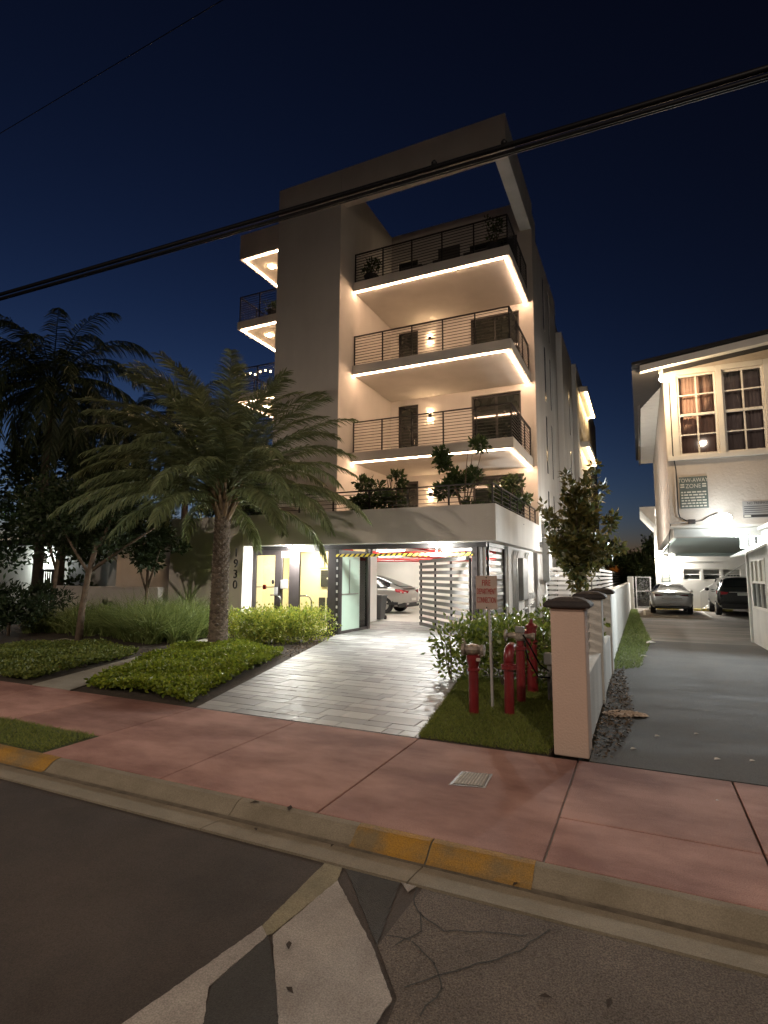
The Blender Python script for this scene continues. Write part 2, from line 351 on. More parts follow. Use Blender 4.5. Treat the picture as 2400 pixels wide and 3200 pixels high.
def text(s, size, mat, loc, parent, normal='-Y', depth=0.004, name='lettering', align='CENTER', sx=1.0, fit=None):
    cu = bpy.data.curves.new('t', 'FONT'); cu.body = s; cu.size = size; cu.extrude = depth; cu.align_x = align; cu.align_y = 'CENTER'; cu.resolution_u = 3
    t = bpy.data.objects.new('t', cu); C.objects.link(t); dg = bpy.context.evaluated_depsgraph_get()
    me = bpy.data.meshes.new_from_object(t.evaluated_get(dg)); bpy.data.objects.remove(t); me.name = name
    if fit: xs_ = [v.co.x for v in me.vertices]; sx = fit / (max(xs_) - min(xs_))
    M = Matrix.Rotation(R(90), 4, 'X') if normal == '-Y' else Matrix.Rotation(R(90), 4, 'Z') @ Matrix.Rotation(R(90), 4, 'X')
    me.transform(Matrix.Translation(Vector(loc) - ORG[parent.name]) @ M @ Matrix.Diagonal((sx, 1, 1, 1)))
    me.materials.clear(); me.materials.append(MATS[mat]); o = bpy.data.objects.new(name, me); return link(o, parent)
def clip(poly, pl):
    """clip polygon by convex polygon pl (ccw)"""
    out = poly
    for i in range(len(pl)):
        a, b = pl[i], pl[(i + 1) % len(pl)]; src, out = out, []
        side = lambda p: (b[0] - a[0]) * (p[1] - a[1]) - (b[1] - a[1]) * (p[0] - a[0])
        for j in range(len(src)):
            p, q = src[j], src[(j + 1) % len(src)]; sp, sq = side(p), side(q)
            if sp >= 0: out.append(p)
            if sp * sq < 0: t = sp / (sp - sq); out.append((p[0] + t * (q[0] - p[0]), p[1] + t * (q[1] - p[1])))
        if len(out) < 3: return []
    return out
def inside(pts, poly):
    x, y = pts[:, 0], pts[:, 1]; c = np.zeros(len(pts), bool); n = len(poly)
    for i in range(n):
        x1, y1 = poly[i]; x2, y2 = poly[(i + 1) % n]
        if y1 == y2: continue
        c ^= ((y1 > y) != (y2 > y)) & (x < (x2 - x1) * (y - y1) / (y2 - y1) + x1)
    return c
def scatter(poly, n, rng=RNG):
    lo = np.min(poly, 0); hi = np.max(poly, 0); out = np.zeros((0, 2))
    while len(out) < n:
        p = rng.uniform(lo, hi, (n * 2, 2)); out = np.vstack([out, p[inside(p, poly)]])
    return out[:n]
# ================================================================== THE SETTING
g = MB().add([(-900, -900, -0.16), (900, -900, -0.16), (900, 900, -0.16), (-900, 900, -0.16)], [(0, 1, 2, 3)]).build('ground', 'terrain'); tag(g, 'dark open ground reaching to the horizon', 'ground', kind='structure')
def rough(poly, step=.025, jit=.0025):
    out = []
    for i in range(len(poly)):
        a, b = Vector(poly[i]), Vector(poly[(i + 1) % len(poly)]); n_ = max(1, int((b - a).length / step))
        for k in range(n_): p = a.lerp(b, k / n_); out.append((p.x + random.uniform(-jit, jit), p.y + random.uniform(-jit, jit)))
    return out
road = B(-60, 60, -12, 3.18, -0.14, -0.060).build('road', 'asphalt_new'); tag(road, 'dark asphalt street in front of the kerb', 'road', kind='structure')
old = MB().prism([(-1.22, 3.17), (12, 3.17), (12, -6), (-1.02, -6), (-1.0, 2.2), (-1.02, 2.35), (-1.24, 2.62)], -0.058, -0.055).build('rough_surface', 'asphalt_old', road); old['label'] = 'worn coarse asphalt with exposed stone'
MB().prism(rough([(-1.72, 3.17), (-1.36, 3.17), (-1.245, 2.62)]), -0.0575, -0.0545).build('asphalt_patch', 'asphalt_patch', road)
MB().prism(rough([(-1.655, 1.86), (-1.78, 2.07), (-1.775, 2.46), (-1.40, 2.06), (-1.2, 1.5)]), -0.0575, -0.0538).build('asphalt_patch', 'asphalt_patch', road)
MB().prism(rough([(-1.87, 3.17), (-1.745, 3.17), (-1.70, 3.03), (-1.755, 2.47), (-1.82, 2.40), (-1.84, 2.50)]), -0.0575, -0.0535).build('painted_marking', 'road_paint_worn', road)
MB().prism(rough([(-1.84, 2.50), (-1.765, 2.44), (-1.79, 2.06), (-1.67, 1.90), (-1.50, 1.2), (-1.7, 0.6), (-2.3, 1.1), (-1.96, 1.74)]), -0.0575, -0.0522).build('painted_marking', 'road_paint', road)
MB().prism(rough([(-1.70, 3.03), (-1.26, 2.60), (-1.035, 2.33), (-1.045, 2.20), (-1.0, 1.6), (-1.40, 2.03), (-1.745, 2.46)]), -0.0575, -0.0516).build('painted_marking', 'road_paint', road)
MB().prism(rough([(-1.35, 3.172), (-1.26, 3.172), (-1.28, 3.10)]), -0.0575, -0.051).build('painted_marking', 'road_paint', road)
# cracks in the old surface: thin dark fissures
for k, pts in enumerate([[(-1.25, 3.16), (-1.20, 3.0), (-1.12, 2.93), (-0.98, 2.86), (-0.80, 2.94), (-0.6, 3.0)], [(-1.24, 2.7), (-1.10, 2.72), (-0.95, 2.62), (-0.86, 2.48), (-0.9, 2.3)], [(-1.02, 2.42), (-0.84, 2.62), (-0.62, 2.86), (-0.5, 3.1)], [(-1.15, 2.95), (-1.08, 2.8), (-1.16, 2.66)]]):
    m = MB()
    for i in range(len(pts) - 1):
        a, b = Vector((*pts[i], 0)), Vector((*pts[i + 1], 0)); n_ = max(2, int((b - a).length / 0.05)); q = [a.lerp(b, t / n_) + Vector((random.uniform(-.008, .008), random.uniform(-.008, .008), 0)) for t in range(n_ + 1)]
        for j in range(n_):
            d = (q[j + 1] - q[j]).normalized(); s_ = Vector((-d.y, d.x, 0)) * 0.004
            m.add([(*(q[j] - s_).xy, -0.0525), (*(q[j] + s_).xy, -0.0525), (*(q[j + 1] + s_).xy, -0.0525), (*(q[j + 1] - s_).xy, -0.0525)], [(0, 1, 2, 3)][::-1])
    m.build('crack', 'asphalt_patch', road)
# kerb with gutter pan, in cast lengths
kerb = bpy.data.objects.new('kerb', None); link(kerb, None, (0, 3.4, -0.05)); kerb.location = (0, 3.4, -0.05); tag(kerb, 'rolled concrete kerb and gutter, partly painted yellow', 'kerb', kind='structure')
prof = [(3.19, -0.14), (3.19, -0.050), (3.30, -0.060), (3.42, -0.075), (3.46, -0.078), (3.495, -0.070), (3.535, -0.042), (3.57, -0.016), (3.60, -0.003), (3.63, 0.0), (3.655, 0.0), (3.655, -0.14)]
profY = [(3.462, -0.074), (3.493, -0.066), (3.533, -0.038), (3.568, -0.012), (3.60, 0.001), (3.63, 0.004), (3.653, 0.004), (3.653, -0.05), (3.5, -0.1)]
def extr(name, pr, x0, x1, mat, parent):
    m = MB(); n_ = len(pr); N_ = max(1, int((x1 - x0) / 0.25)); rows = []
    for i in range(N_ + 1):
        x = x0 + (x1 - x0) * i / N_; rows.append([(x, y, z) for y, z in pr])
    vs_ = [p for r in rows for p in r]; fs = []
    for i in range(N_):
        for j in range(n_): fs.append((i * n_ + j, (i + 1) * n_ + j, (i + 1) * n_ + (j + 1) % n_, i * n_ + (j + 1) % n_))
    fs.append(tuple(range(n_))); fs.append(tuple(N_ * n_ + j for j in range(n_))[::-1])
    return m.add(vs_, fs).build(name, mat, parent)
ks = [-60, -20, -12, -8.1, -5.05, -2.9, -1.32, 0.63, 2.8, 6, 20, 60]
for a, b in zip(ks, ks[1:]): extr('kerb_stone', prof, a + 0.004, b - 0.004, 'kerb_concrete', kerb)
o = extr('yellow_paint', profY, -1.86, -1.325, 'kerb_yellow', kerb); o['label'] = 'worn yellow paint on the kerb'
extr('yellow_paint', profY, -1.312, -0.66, 'kerb_yellow', kerb); extr('yellow_paint', profY, -13, -5.06, 'kerb_yellow', kerb)
extr('gutter_dirt', [(3.435, -0.0750), (3.462, -0.0765), (3.480, -0.0720), (3.48, -0.1), (3.44, -0.1)], -30, 20, 'gutter_dirt', kerb)
# pavement: pinkish red concrete slabs with recessed joints
pave = B(-60, 60, 3.655, 5.74, -0.14, -0.03).build('pavement', 'joint_sand'); tag(pave, 'pinkish red concrete pavement along the street', 'pavement', kind='structure')
def slab(x0, x1, y0, y1): return B(x0 + .006, x1 - .006, y0 + .008, y1 - .004, -0.029, 0.0).build('slab', 'red_concrete', pave, bevel=0.008)
for x0, x1 in ((-3.80, -2.235), (-2.235, -0.62)): slab(x0, x1, 3.655, 5.72)
slab(-5.36, -3.80, 3.655, 5.72)
for x0, x1 in ((-0.62, 0.625), (0.625, 1.9), (1.9, 3.15), (3.15, 4.4)):
    slab(x0, x1, 3.655, 4.355); slab(x0, x1, 4.355, 5.73)
xs = [-22, -18, -14.6, -13.05, -11.5, -9.95, -8.4, -6.9, -5.36]
for a, b in zip(xs, xs[1:]): slab(a, b, 4.31, 5.72)
verge = B(-22, -5.37, 3.66, 4.30, -0.029, -0.006).build('verge_soil', 'lawn_soil'); tag(verge, 'strip of soil under the grass between kerb and pavement', 'verge', kind='structure')
# yards
yard = MB().prism([(-60, 5.725), (-0.9, 5.725), (-0.9, 60), (-60, 60)], -0.15, -0.015).build('garden_soil', 'soil'); tag(yard, 'dark bare planting soil of the front garden', 'soil', kind='structure')
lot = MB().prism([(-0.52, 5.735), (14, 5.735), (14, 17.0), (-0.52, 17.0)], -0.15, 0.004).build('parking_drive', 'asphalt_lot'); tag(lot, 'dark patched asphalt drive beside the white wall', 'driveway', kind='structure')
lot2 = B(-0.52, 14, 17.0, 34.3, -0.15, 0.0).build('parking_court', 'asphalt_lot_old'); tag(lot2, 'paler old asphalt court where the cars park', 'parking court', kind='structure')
for x in (2.69, 0.05, 5.4): B(x - .05, x + .05, 28.2, 32.6, 0.0, 0.004).build('parking_line', 'line_white', lot2)
# driveway of rectangular pavers
DR = [(-2.24, 5.73), (-3.05, 10.2), (-3.95, 13.9), (-3.95, 18.9), (-9.0, 18.9), (-7.95, 13.95), (-5.37, 5.73)]
drive = MB().prism(DR, -0.14, -0.012).build('driveway', 'joint_sand'); tag(drive, 'light grey rectangular paver driveway running into the garage', 'driveway', kind='structure')
def zd(y): return 0.0 + 0.06 * min(1, max(0, (y - 5.8) / 8.1))
PV = [(-2.24, 5.73), (-3.05, 10.2), (-3.95, 13.9), (-3.95, 18.9), (-9.0, 18.9), (-7.95, 13.95), (-5.37, 5.73)]
# convex pieces used for trimming
PVc = [[(-2.24, 5.73), (-3.05, 10.2), (-6.776, 10.2), (-5.37, 5.73)], [(-3.05, 10.2), (-3.95, 13.9), (-7.94, 13.9), (-6.776, 10.2)], [(-3.95, 13.9), (-3.95, 18.9), (-9.0, 18.9), (-7.94, 13.9)]]
rngp = random.Random(3); pieces = []
y = 5.74
rows = 0
while y < 18.9:
    h = (0.20, 0.20, 0.30)[rows % 3]; x = -9.6 + (rows * 0.37) % 0.5
    while x < -2.0:
        w = rngp.choice((0.30, 0.40, 0.60) if h > 0.25 else (0.20, 0.30, 0.40, 0.60))
        q = [(x + .003, y + .003), (x + w - .003, y + .003), (x + w - .003, y + h - .003), (x + .003, y + h - .003)]
        for pc in PVc:
            cl = clip(q, pc)
            if len(cl) >= 3:
                ar = abs(sum(cl[i][0] * cl[(i + 1) % len(cl)][1] - cl[(i + 1) % len(cl)][0] * cl[i][1] for i in range(len(cl)))) / 2
                if ar > 0.0015: pieces.append((cl, ar, w, h))
        x += w
    y += h; rows += 1
pieces.sort(key=lambda p: min(q[1] for q in p[0]) - 0.6 * (p[1] ** .5))
far = MB()
for i, (cl, ar, w, h) in enumerate(pieces):
    yc = sum(p[1] for p in cl) / len(cl); z = zd(yc) + rngp.uniform(-.002, .002)
    if i < 300: MB().prism(cl, -0.011, z).build('paver', 'paver', drive, bevel=0.002, seg=1)
    else: far.prism(cl, -0.011, z)
o = far.build('paver_field', 'paver_far', drive); o['kind'] = 'stuff'
# garden paths
pth = bpy.data.objects.new('garden_path', None); link(pth, None, (-9, 8.5, 0)); pth.location = (-9, 8.5, 0); tag(pth, 'narrow grey concrete path between the two beds', 'path', kind='structure')
A0, A1, Bb0, Bb1 = Vector((-8.75, 5.73)), Vector((-7.85, 5.73)), Vector((-10.85, 11.8)), Vector((-10.1, 11.8))
for k in range(5):
    t0, t1 = k / 5 + .002, (k + 1) / 5 - .002
    MB().prism([tuple(A0.lerp(Bb0, t0)), tuple(A1.lerp(Bb1, t0)), tuple(A1.lerp(Bb1, t1)), tuple(A0.lerp(Bb0, t1))], -0.012, 0.004).build('slab', 'grey_concrete', pth, bevel=0.006)
p2 = MB().prism([(-13.0, 7.75), (-13.35, 7.95), (-14.2, 10.1), (-13.75, 10.0), (-13.3, 9.6)], -0.012, 0.006).build('side_path', 'grey_concrete'); tag(p2, 'short grey concrete path at the far left of the garden', 'path', kind='structure')
p3 = MB().prism([(-22, 5.735), (-22, 6.9), (-13.0, 7.78), (-13.3, 8.0), (-22, 7.5)], -0.012, 0.003).build('side_path', 'grey_concrete'); tag(p3, 'pale concrete strip beyond the left ground cover', 'path', kind='structure')
# ================================================================== APARTMENT BUILDING
apt = thing('apartment_building', (-8, 18, 0), 'pale four storey apartment block with glowing balconies and open roof frame', 'building')
XS, XT, YB, YT = -3.2, -8.95, 19.85, 15.54
P = lambda m, name, mat, bev=0.012: m.build(name, mat, apt, bevel=bev)
# ground floor street wall with the canopy band above the entrance
m = B(-13.95, -10.95, 13.4, 13.98, 0, 3.53); m.box(-13.95, -13.7, 13.98, 19.8, 0, 3.53); P(m, 'front_wall', 'stucco')
P(B(-10.948, XS, 13.4, 13.55, 2.60, 3.53), 'canopy_band', 'stucco', 0.015)
P(B(XS - .15, XS - .002, 13.552, 19.84, 2.60, 3.53), 'canopy_band', 'stucco_side', 0.015)
P(B(-10.948, XS - .152, 13.552, 13.96, 2.602, 2.90), 'canopy_soffit', 'white_paint')
P(B(-3.65, XS - .152, 13.962, 19.84, 2.604, 2.90), 'canopy_soffit', 'white_paint')
P(B(-13.69, -3.352, 13.97, 19.84, 2.902, 2.95), 'terrace_floor', 'deck')
# tower, roof frame
P(B(-11.6, XT, YT, 20.2, 2.951, 15.93), 'tower', 'stucco', 0.02)
P(B(XT + .002, XS, YT, YT + .4, 14.72, 15.928), 'roof_beam', 'stucco', 0.015)
P(B(-3.62, XS - .002, YT + .402, YB - .002, 14.722, 15.926), 'roof_beam', 'stucco_side', 0.015)
# recessed wall with doors and windows
lev = [(2.951, 5.43), (5.952, 8.53), (9.082, 11.62), (12.182, 14.70)]
holes = []
for z0, z1 in lev: holes += [(-8.65, -7.77, z0, z1), (-5.6, -3.73, z0, z1)]
P(MB().wall_x(YB, YB + .25, XT + .001, XS, 2.951, 15.92, holes), 'recess_wall', 'stucco', 0.0)
for z0, z1 in lev:
    f = MB(); f.box(-8.65, -8.55, YB + .10, YB + .17, z0, z1); f.box(-7.87, -7.77, YB + .10, YB + .17, z0, z1); f.box(-8.55, -7.87, YB + .10, YB + .17, z1 - .1, z1); f.box(-8.55, -7.87, YB + .10, YB + .17, z0, z0 + .12)
    d = f.build('balcony_door', 'black_metal', apt); B(-8.55, -7.87, YB + .125, YB + .145, z0 + .12, z1 - .1).build('pane', 'window_dark', d); MB().bar((-7.95, YB + .07, z0 + .95), (-7.95, YB + .07, z0 + 1.15), .025).build('handle', 'steel', d)
    f = MB()
    for a, b in ((-5.6, -5.52), (-4.70, -4.62), (-3.81, -3.73)): f.box(a, b, YB + .10, YB + .17, z0, z1)
    for a, b in ((-5.52, -4.70), (-4.62, -3.81)): f.box(a, b, YB + .10, YB + .17, z1 - .09, z1); f.box(a, b, YB + .10, YB + .17, z0, z0 + .08)
    w = f.build('sliding_window', 'black_metal', apt)
    for a, b in ((-5.52, -4.70), (-4.62, -3.81)): B(a, b, YB + .125, YB + .145, z0 + .08, z1 - .09).build('pane', 'window_dark', w)
# wall lamps on the recessed wall
for z in (4.75, 7.88, 11.02):
    l_ = MB().box(-7.30, -7.20, YB - .09, YB - .002, z, z + .2).build('wall_lamp', 'black_metal', apt, bevel=.005)
    B(-7.29, -7.21, YB - .085, YB - .01, z - .03, z - .001).build('bulb', 'bulb_warm', l_); B(-7.29, -7.21, YB - .085, YB - .01, z + .201, z + .22).build('bulb', 'bulb_warm', l_)
l_ = MB().box(-7.30, -7.20, YB - .09, YB - .002, 13.8, 14.0).build('wall_lamp', 'black_metal', apt, bevel=.005); B(-7.29, -7.21, YB - .085, YB - .01, 13.77, 13.799).build('bulb', 'bulb_dim', l_)
# balconies with light strips and railings
def railing(x0, x1, y0, y1, z0, z1, nb, nx, ny, right=True, left=False):
    """posts and top rail in one mesh, every horizontal bar a child of its own; front along y0, side(s) back to y1"""
    m = MB()
    for i in range(nx + 1):
        x = x0 + (x1 - x0) * i / nx; m.box(x - .02, x + .02, y0 - .02, y0 + .02, z0, z1 - .02)
    m.box(x0 - .02, x1 + .02, y0 - .025, y0 + .025, z1 - .02, z1 + .015)
    sides = ([x1] if right else []) + ([x0] if left else [])
    for x in sides:
        for j in range(1, ny + 1):
            y = y0 + (y1 - y0) * j / ny; m.box(x - .02, x + .02, y - .02, y + .02, z0, z1 - .02)
        m.box(x - .025, x + .025, y0 + .025, y1, z1 - .02, z1 + .015)
    r = m.build('railing', 'black_metal', apt)
    for k in range(nb):
        z = z0 + (z1 - .02 - z0) * (k + .75) / (nb + .4)
        B(x0, x1, y0 - .008, y0 + .008, z - .008, z + .008).build('bar', 'black_metal', r)
        for x in sides: B(x - .008, x + .008, y0 + .01, y1, z - .008, z + .008).build('bar', 'black_metal', r)
    return r
for zb, zt in ((5.62, 5.95), (8.75, 9.08), (11.85, 12.18)):
    s = P(B(XT + .002, -3.35, 16.48, YB - .002, zb, zt), 'balcony_slab', 'stucco', 0.01)
    B(XT + .03, -3.47, 16.55, 16.585, zb - .03, zb - .001).build('light_strip', 'led_warm', s)
    B(-3.505, -3.47, 16.587, YB - .05, zb - .03, zb - .001).build('light_strip', 'led_warm', s)
    railing(XT + .06, -3.42, 16.55, YB - .06, zt, zt + 1.08, 10, 5, 3)
railing(-11.3, -3.29, 13.48, 19.6, 3.53, 4.06, 4, 7, 6)
# left side balconies seen past the tower
for zb, zt, lit in ((14.85, 15.92, 1), (11.78, 12.10, 1), (8.68, 9.0, 1), (5.6, 5.92, 0)):
    s = P(B(-14.7, -11.602, 17.1, 21.5, zb, zt), 'balcony_slab', 'stucco', 0.01)
    if lit:
        B(-14.55, -11.62, 17.2, 17.235, zb - .03, zb - .001).build('light_strip', 'led_warm', s); B(-14.55, -14.515, 17.24, 21.4, zb - .03, zb - .001).build('light_strip', 'led_warm', s)
        MB().lathe((-13.77, 18.07, zb - .05), [(.09, 0), (.11, .049)], 14).build('ceiling_lamp', 'bulb_warm', s)
    if zt < 15: railing(-14.62, -11.65, 17.17, 21.4, zt, zt + 1.08, 10, 3, 4, False, True)
P(B(-11.9, -11.602, 21.5, 44, 2.951, 13.0), 'side_wall', 'stucco_side', 0)
P(MB().wall_y(-11.9, -11.602, 17.1, 21.49, 2.951, 14.84, []), 'side_wall', 'stucco', 0)
# right hand side wall with slit windows, stepping back
slots = []
for z0, z1 in ((2.95, 5.1), (5.8, 8.15), (8.8, 11.1), (11.8, 14.1)):
    slots += [(22.2, 22.62, z0, z1), (23.7, 24.05, z0, z1)]
P(MB().wall_y(-3.45, XS, YB + .252, 26.0, 2.951, 14.72, slots), 'side_wall', 'stucco_side', 0)
P(B(-3.46, XS + .002, YB + .251, 20.75, 14.722, 15.5), 'side_wall', 'stucco_side', 0.01)
P(MB().wall_y(-3.44, -2.94, 26.002, 30.0, 0, 13.2, [(28.3, 28.7, 8.8 + k * 3.1, 11.1 + k * 3.1) for k in (-1, 0)] + [(28.3, 28.7, 2.9, 5.0)]), 'side_wall', 'stucco_side', 0)
P(B(-3.44, -2.71, 30.002, 44, 0, 13.05), 'side_wall', 'stucco_side', 0.01)
for y0, y1, z0, z1 in slots: B(-3.26, -3.215, y0, y1, z0, z1).build('slit_window', 'window_slit', apt)
for k in (-1, 0): B(-3.0, -2.955, 28.3, 28.7, 8.8 + 3.1 * k, 11.1 + 3.1 * k).build('slit_window', 'window_slit', apt)
B(-3.0, -2.955, 28.3, 28.7, 2.9, 5.0).build('slit_window', 'window_slit', apt)
P(B(-11.6, -3.46, 25.7, 26.0, 2.951, 14.6), 'rear_wall', 'stucco', 0); P(B(-11.58, -3.47, 20.21, 43.9, 14.3, 14.6), 'roof', 'deck', 0)
P(B(-11.58, -3.47, 20.9, 21.1, 2.96, 14.28), 'inner_wall', 'curtain_dim', 0)
for zb in (11.85, 8.75):
    s = P(B(-2.708, -2.25, 31.2, 36.8, zb, zb + .3), 'balcony_slab', 'stucco', 0.01)
    B(-2.36, -2.30, 31.3, 36.7, zb - .05, zb - .001).build('light_strip', 'led_far', s); B(-2.70, -2.38, 36.62, 36.68, zb - .05, zb - .001).build('light_strip', 'led_far', s)
# house number
for ch, z in (('1', 2.39), ('9', 2.06), ('3', 1.74), ('0', 1.42)):
    o = text(ch, 0.37, 'numeral', (-11.21, 13.385, z), apt, depth=0.012, name='house_numeral'); o['label'] = 'black metal numeral ' + ch
# canopy lamps
for x, y in ((-9.30, 13.47), (-4.86, 13.47)):
    f = MB().lathe((x, y + .1, 2.555), [(.11, .01), (.12, .045)], 18).build('canopy_lamp', 'steel', apt, smooth=False)
    MB().lathe((x, y + .1, 2.515), [(.06, 0), (.105, .02), (.108, .048)], 16).build('lens', 'bulb_cool', f, smooth=True)
# ---- lobby glazing
fr = MB()
for a, b in ((-10.948, -10.83), (-10.10, -9.84), (-9.58, -9.22), (-8.24, -7.97)): fr.box(a, b, 13.86, 13.94, 0, 2.47)
fr.box(-10.83, -10.10, 13.86, 13.94, 2.33, 2.47); fr.box(-9.84, -9.58, 13.86, 13.94, 2.42, 2.47); fr.box(-9.22, -8.24, 13.86, 13.94, 2.42, 2.47)
for a, b in ((-10.83, -10.10), (-9.84, -9.58), (-9.22, -8.24)): fr.box(a, b, 13.86, 13.94, 0, .12)
lf = fr.build('lobby_frame', 'bronze_metal', apt, bevel=.006)
for a, b, t in ((-10.83, -10.10, 2.33), (-9.84, -9.58, 2.42), (-9.22, -8.24, 2.42)): B(a, b, 13.894, 13.906, .12, t).build('pane', 'clear_glass', lf)
MB().bar((-10.83, 13.96, 1.36), (-10.12, 13.96, 1.36), .03).build('push_bar', 'steel', lf); B(-10.60, -10.50, 13.945, 13.99, 1.29, 1.43).build('latch_box', 'red_sprinkler', lf); B(-10.10, -9.98, 13.835, 13.855, 1.13, 1.36).build('lock_plate', 'galvanised', lf)
MB().ball((-10.17, 13.87, 1.52), .05, sq=(1, .5, 1.4)).build('door_closer', 'black_metal', lf)
o = B(-9.86, -9.57, 13.84, 13.858, 2.26, 2.44).build('notice_plate', 'sign_cream', lf)
for k in range(3): B(-9.84 + .02 * k, -9.60 - .03 * k, 13.834, 13.839, 2.40 - .05 * k, 2.42 - .05 * k).build('print_line', 'sign_red', lf)
B(-9.86, -9.60, 13.82, 13.858, 1.32, 1.58).build('keypad', 'galvanised', lf, bevel=.01)
for x in (-10.02, -8.95):
    MB().tube([(x - .18, 13.80, 1.12), (x + .05, 13.80, 1.13), (x + .16, 13.80, 1.08), (x + .21, 13.80, .98), (x + .22, 13.80, .60), (x + .22, 13.85, .58)], .022, 8).build('pull_handle', 'chrome', lf, smooth=True)
# lobby room
lb = B(-11.0, -7.93, 15.85, 15.95, 0, 2.72).build('lobby_wall', 'lobby_cream', apt)
B(-11.1, -10.99, 13.95, 15.85, 0, 2.72).build('lobby_wall', 'lobby_cream', apt); B(-10.99, -7.93, 13.95, 15.85, 2.70, 2.718).build('lobby_ceiling', 'white_paint', apt)
B(-10.99, -7.93, 13.95, 15.85, 0.005, .06).build('lobby_floor', 'garage_floor', apt)
B(-10.2, -8.6, 14.6, 15.3, 2.66, 2.698).build('ceiling_light', 'lobby_panel', apt)
for a, b, z0, z1, mt in ((-9.72, -9.28, 1.98, 2.55, 'paper'), (-9.22, -8.78, 1.98, 2.55, 'paper'), (-9.66, -9.20, 1.35, 1.90, 'sign_black'), (-9.08, -8.88, 1.50, 1.84, 'cast_metal'), (-9.72, -9.5, .25, 1.0, 'sign_black'), (-9.42, -8.9, .25, 1.0, 'sign_black'), (-10.75, -10.68, 1.52, 1.68, 'galvanised')):
    o = B(a, b, 15.80, 15.848, z0, z1).build('notice_board' if mt == 'paper' else 'wall_panel', mt, lb, bevel=.006)
B(-9.42, -9.34, 15.79, 15.799, 1.60, 1.65).build('label_strip', 'paper', lb)
MB().ball((-10.5, 15.70, 2.55), .06).build('emergency_lamp', 'white_trim', lb); MB().ball((-10.3, 15.70, 2.55), .06).build('emergency_lamp', 'white_trim', lb); B(-10.82, -10.72, 15.78, 15.848, 2.42, 2.55).build('fire_alarm', 'red_sprinkler', lb)
# side glazing of the lobby towards the garage
fr = MB(); fr.box(-7.97, -7.87, 13.98, 14.06, 0.06, 2.47); fr.box(-7.97, -7.87, 15.72, 15.9, 0.06, 2.6); fr.box(-7.95, -7.89, 14.06, 15.72, 0.06, .14); fr.box(-7.95, -7.89, 14.06, 15.72, 2.35, 2.47)
sg = fr.build('lobby_side_frame', 'bronze_metal', apt); B(-7.925, -7.915, 15.25, 15.72, .14, 2.35).build('pane', 'green_glass', sg); B(-7.927, -7.913, 14.06, 15.24, .14, 2.35).build('frosted_pane', 'frosted_green', sg)
MB().bar((-7.89, 14.1, 1.18), (-7.89, 15.1, 1.18), .03).build('push_bar', 'steel', sg); MB().bar((-7.89, 14.55, 1.18), (-7.89, 14.55, 2.2), .02).build('push_rod', 'steel', sg)
# ---- garage shell
hd = MB().box(-10.94, -3.56, 13.84, 13.96, 2.47, 2.598); hd.build('header', 'black_metal', apt)
for x in (-6.85, -4.91): B(x - .02, x + .02, 13.87, 13.93, 2.335, 2.469).build('transom_bar', 'black_metal', apt)
B(-7.95, -3.92, 13.82, 13.90, 2.255, 2.335).build('hazard_bar', 'hazard', apt)
gp = B(-7.97, -7.86, 13.84, 13.96, 0.0, 2.469).build('gate_post', 'black_metal', apt)
for k in range(9): B(-7.94, -7.89, 13.833, 13.8395, .35 + k * .22, .43 + k * .22).build('slot', 'galvanised', gp)
gp = B(-3.95, -3.80, 13.84, 13.98, 0.0, 2.469).build('gate_post', 'bronze_metal', apt, bevel=.005)
for k in range(9): B(-3.90, -3.85, 13.833, 13.8395, .35 + k * .22, .42 + k * .22).build('slot', 'black_metal', gp)
B(-3.79, -3.66, 13.86, 14.0, 0.0, 2.602).build('corner_post', 'slat_grey', apt, bevel=.01); B(-3.655, -3.60, 13.88, 13.96, 0.0, 2.602).build('corner_post', 'galvanised', apt, bevel=.005)
B(-14.0, -3.8, 26.4, 26.6, 0, 2.72).build('garage_wall', 'garage_white', apt); B(-14.2, -14.0, 15.96, 26.4, 0, 2.72).build('garage_wall', 'garage_white', apt)
B(-14.0, -3.66, 13.965, 26.4, 2.722, 2.90).build('garage_ceiling', 'garage_white', apt)
B(-14.0, -3.8, 18.85, 26.4, -.012, .058).build('garage_floor', 'garage_floor', apt)
B(-14.0, -9.0, 15.96, 18.84, -.012, .056).build('garage_floor', 'garage_floor', apt)
B(-3.80, -3.52, 15.9, 26.4, 0, 2.60).build('garage_wall', 'stucco_side', apt)
B(-9.35, -8.98, 18.0, 18.7, 0.05, 2.72).build('column', 'white_paint', apt, bevel=.01)
for pts, r in (([(-13.5, 20.5, 2.55), (-4.0, 20.5, 2.55)], .035), ([(-13.0, 17.3, 2.50), (-4.1, 17.3, 2.50)], .045), ([(-8.6, 14.3, 2.52), (-8.2, 22.0, 2.52), (-8.1, 26.2, 2.52)], .055), ([(-6.2, 15.0, 2.56), (-6.2, 26.2, 2.56)], .03), ([(-12.8, 22.6, 2.45), (-4.0, 22.6, 2.45)], .04), ([(-4.25, 16.2, 2.5), (-4.25, 26.0, 2.5)], .045), ([(-12, 24.5, 2.42), (-4, 24.5, 2.42)], .035), ([(-4.3, 19.0, .1), (-4.3, 19.0, 2.5)], .07)):
    MB().tube(pts, r, 8).build('sprinkler_pipe', 'red_sprinkler', apt, smooth=True)
for x in (-12, -10, -8, -6):
    for y in (20.5, 22.6): MB().lathe((x, y, 2.36), [(.02, 0), (.05, .01), (.02, .03), (.02, .12)], 8).build('sprinkler_head', 'red_sprinkler', apt)
for x in (-11.2, -8.9, -6.1):
    for y in (16.9, 19.6, 22.2, 24.8):
        if x < -10 and y < 18: continue
        B(x - .6, x + .6, y - .07, y + .07, 2.66, 2.72).build('tube_light', 'garage_tube', apt)
B(-4.45, -4.20, 18.2, 18.5, .06, 1.35).build('pipe_guard', 'bright_yellow', apt, bevel=.02)
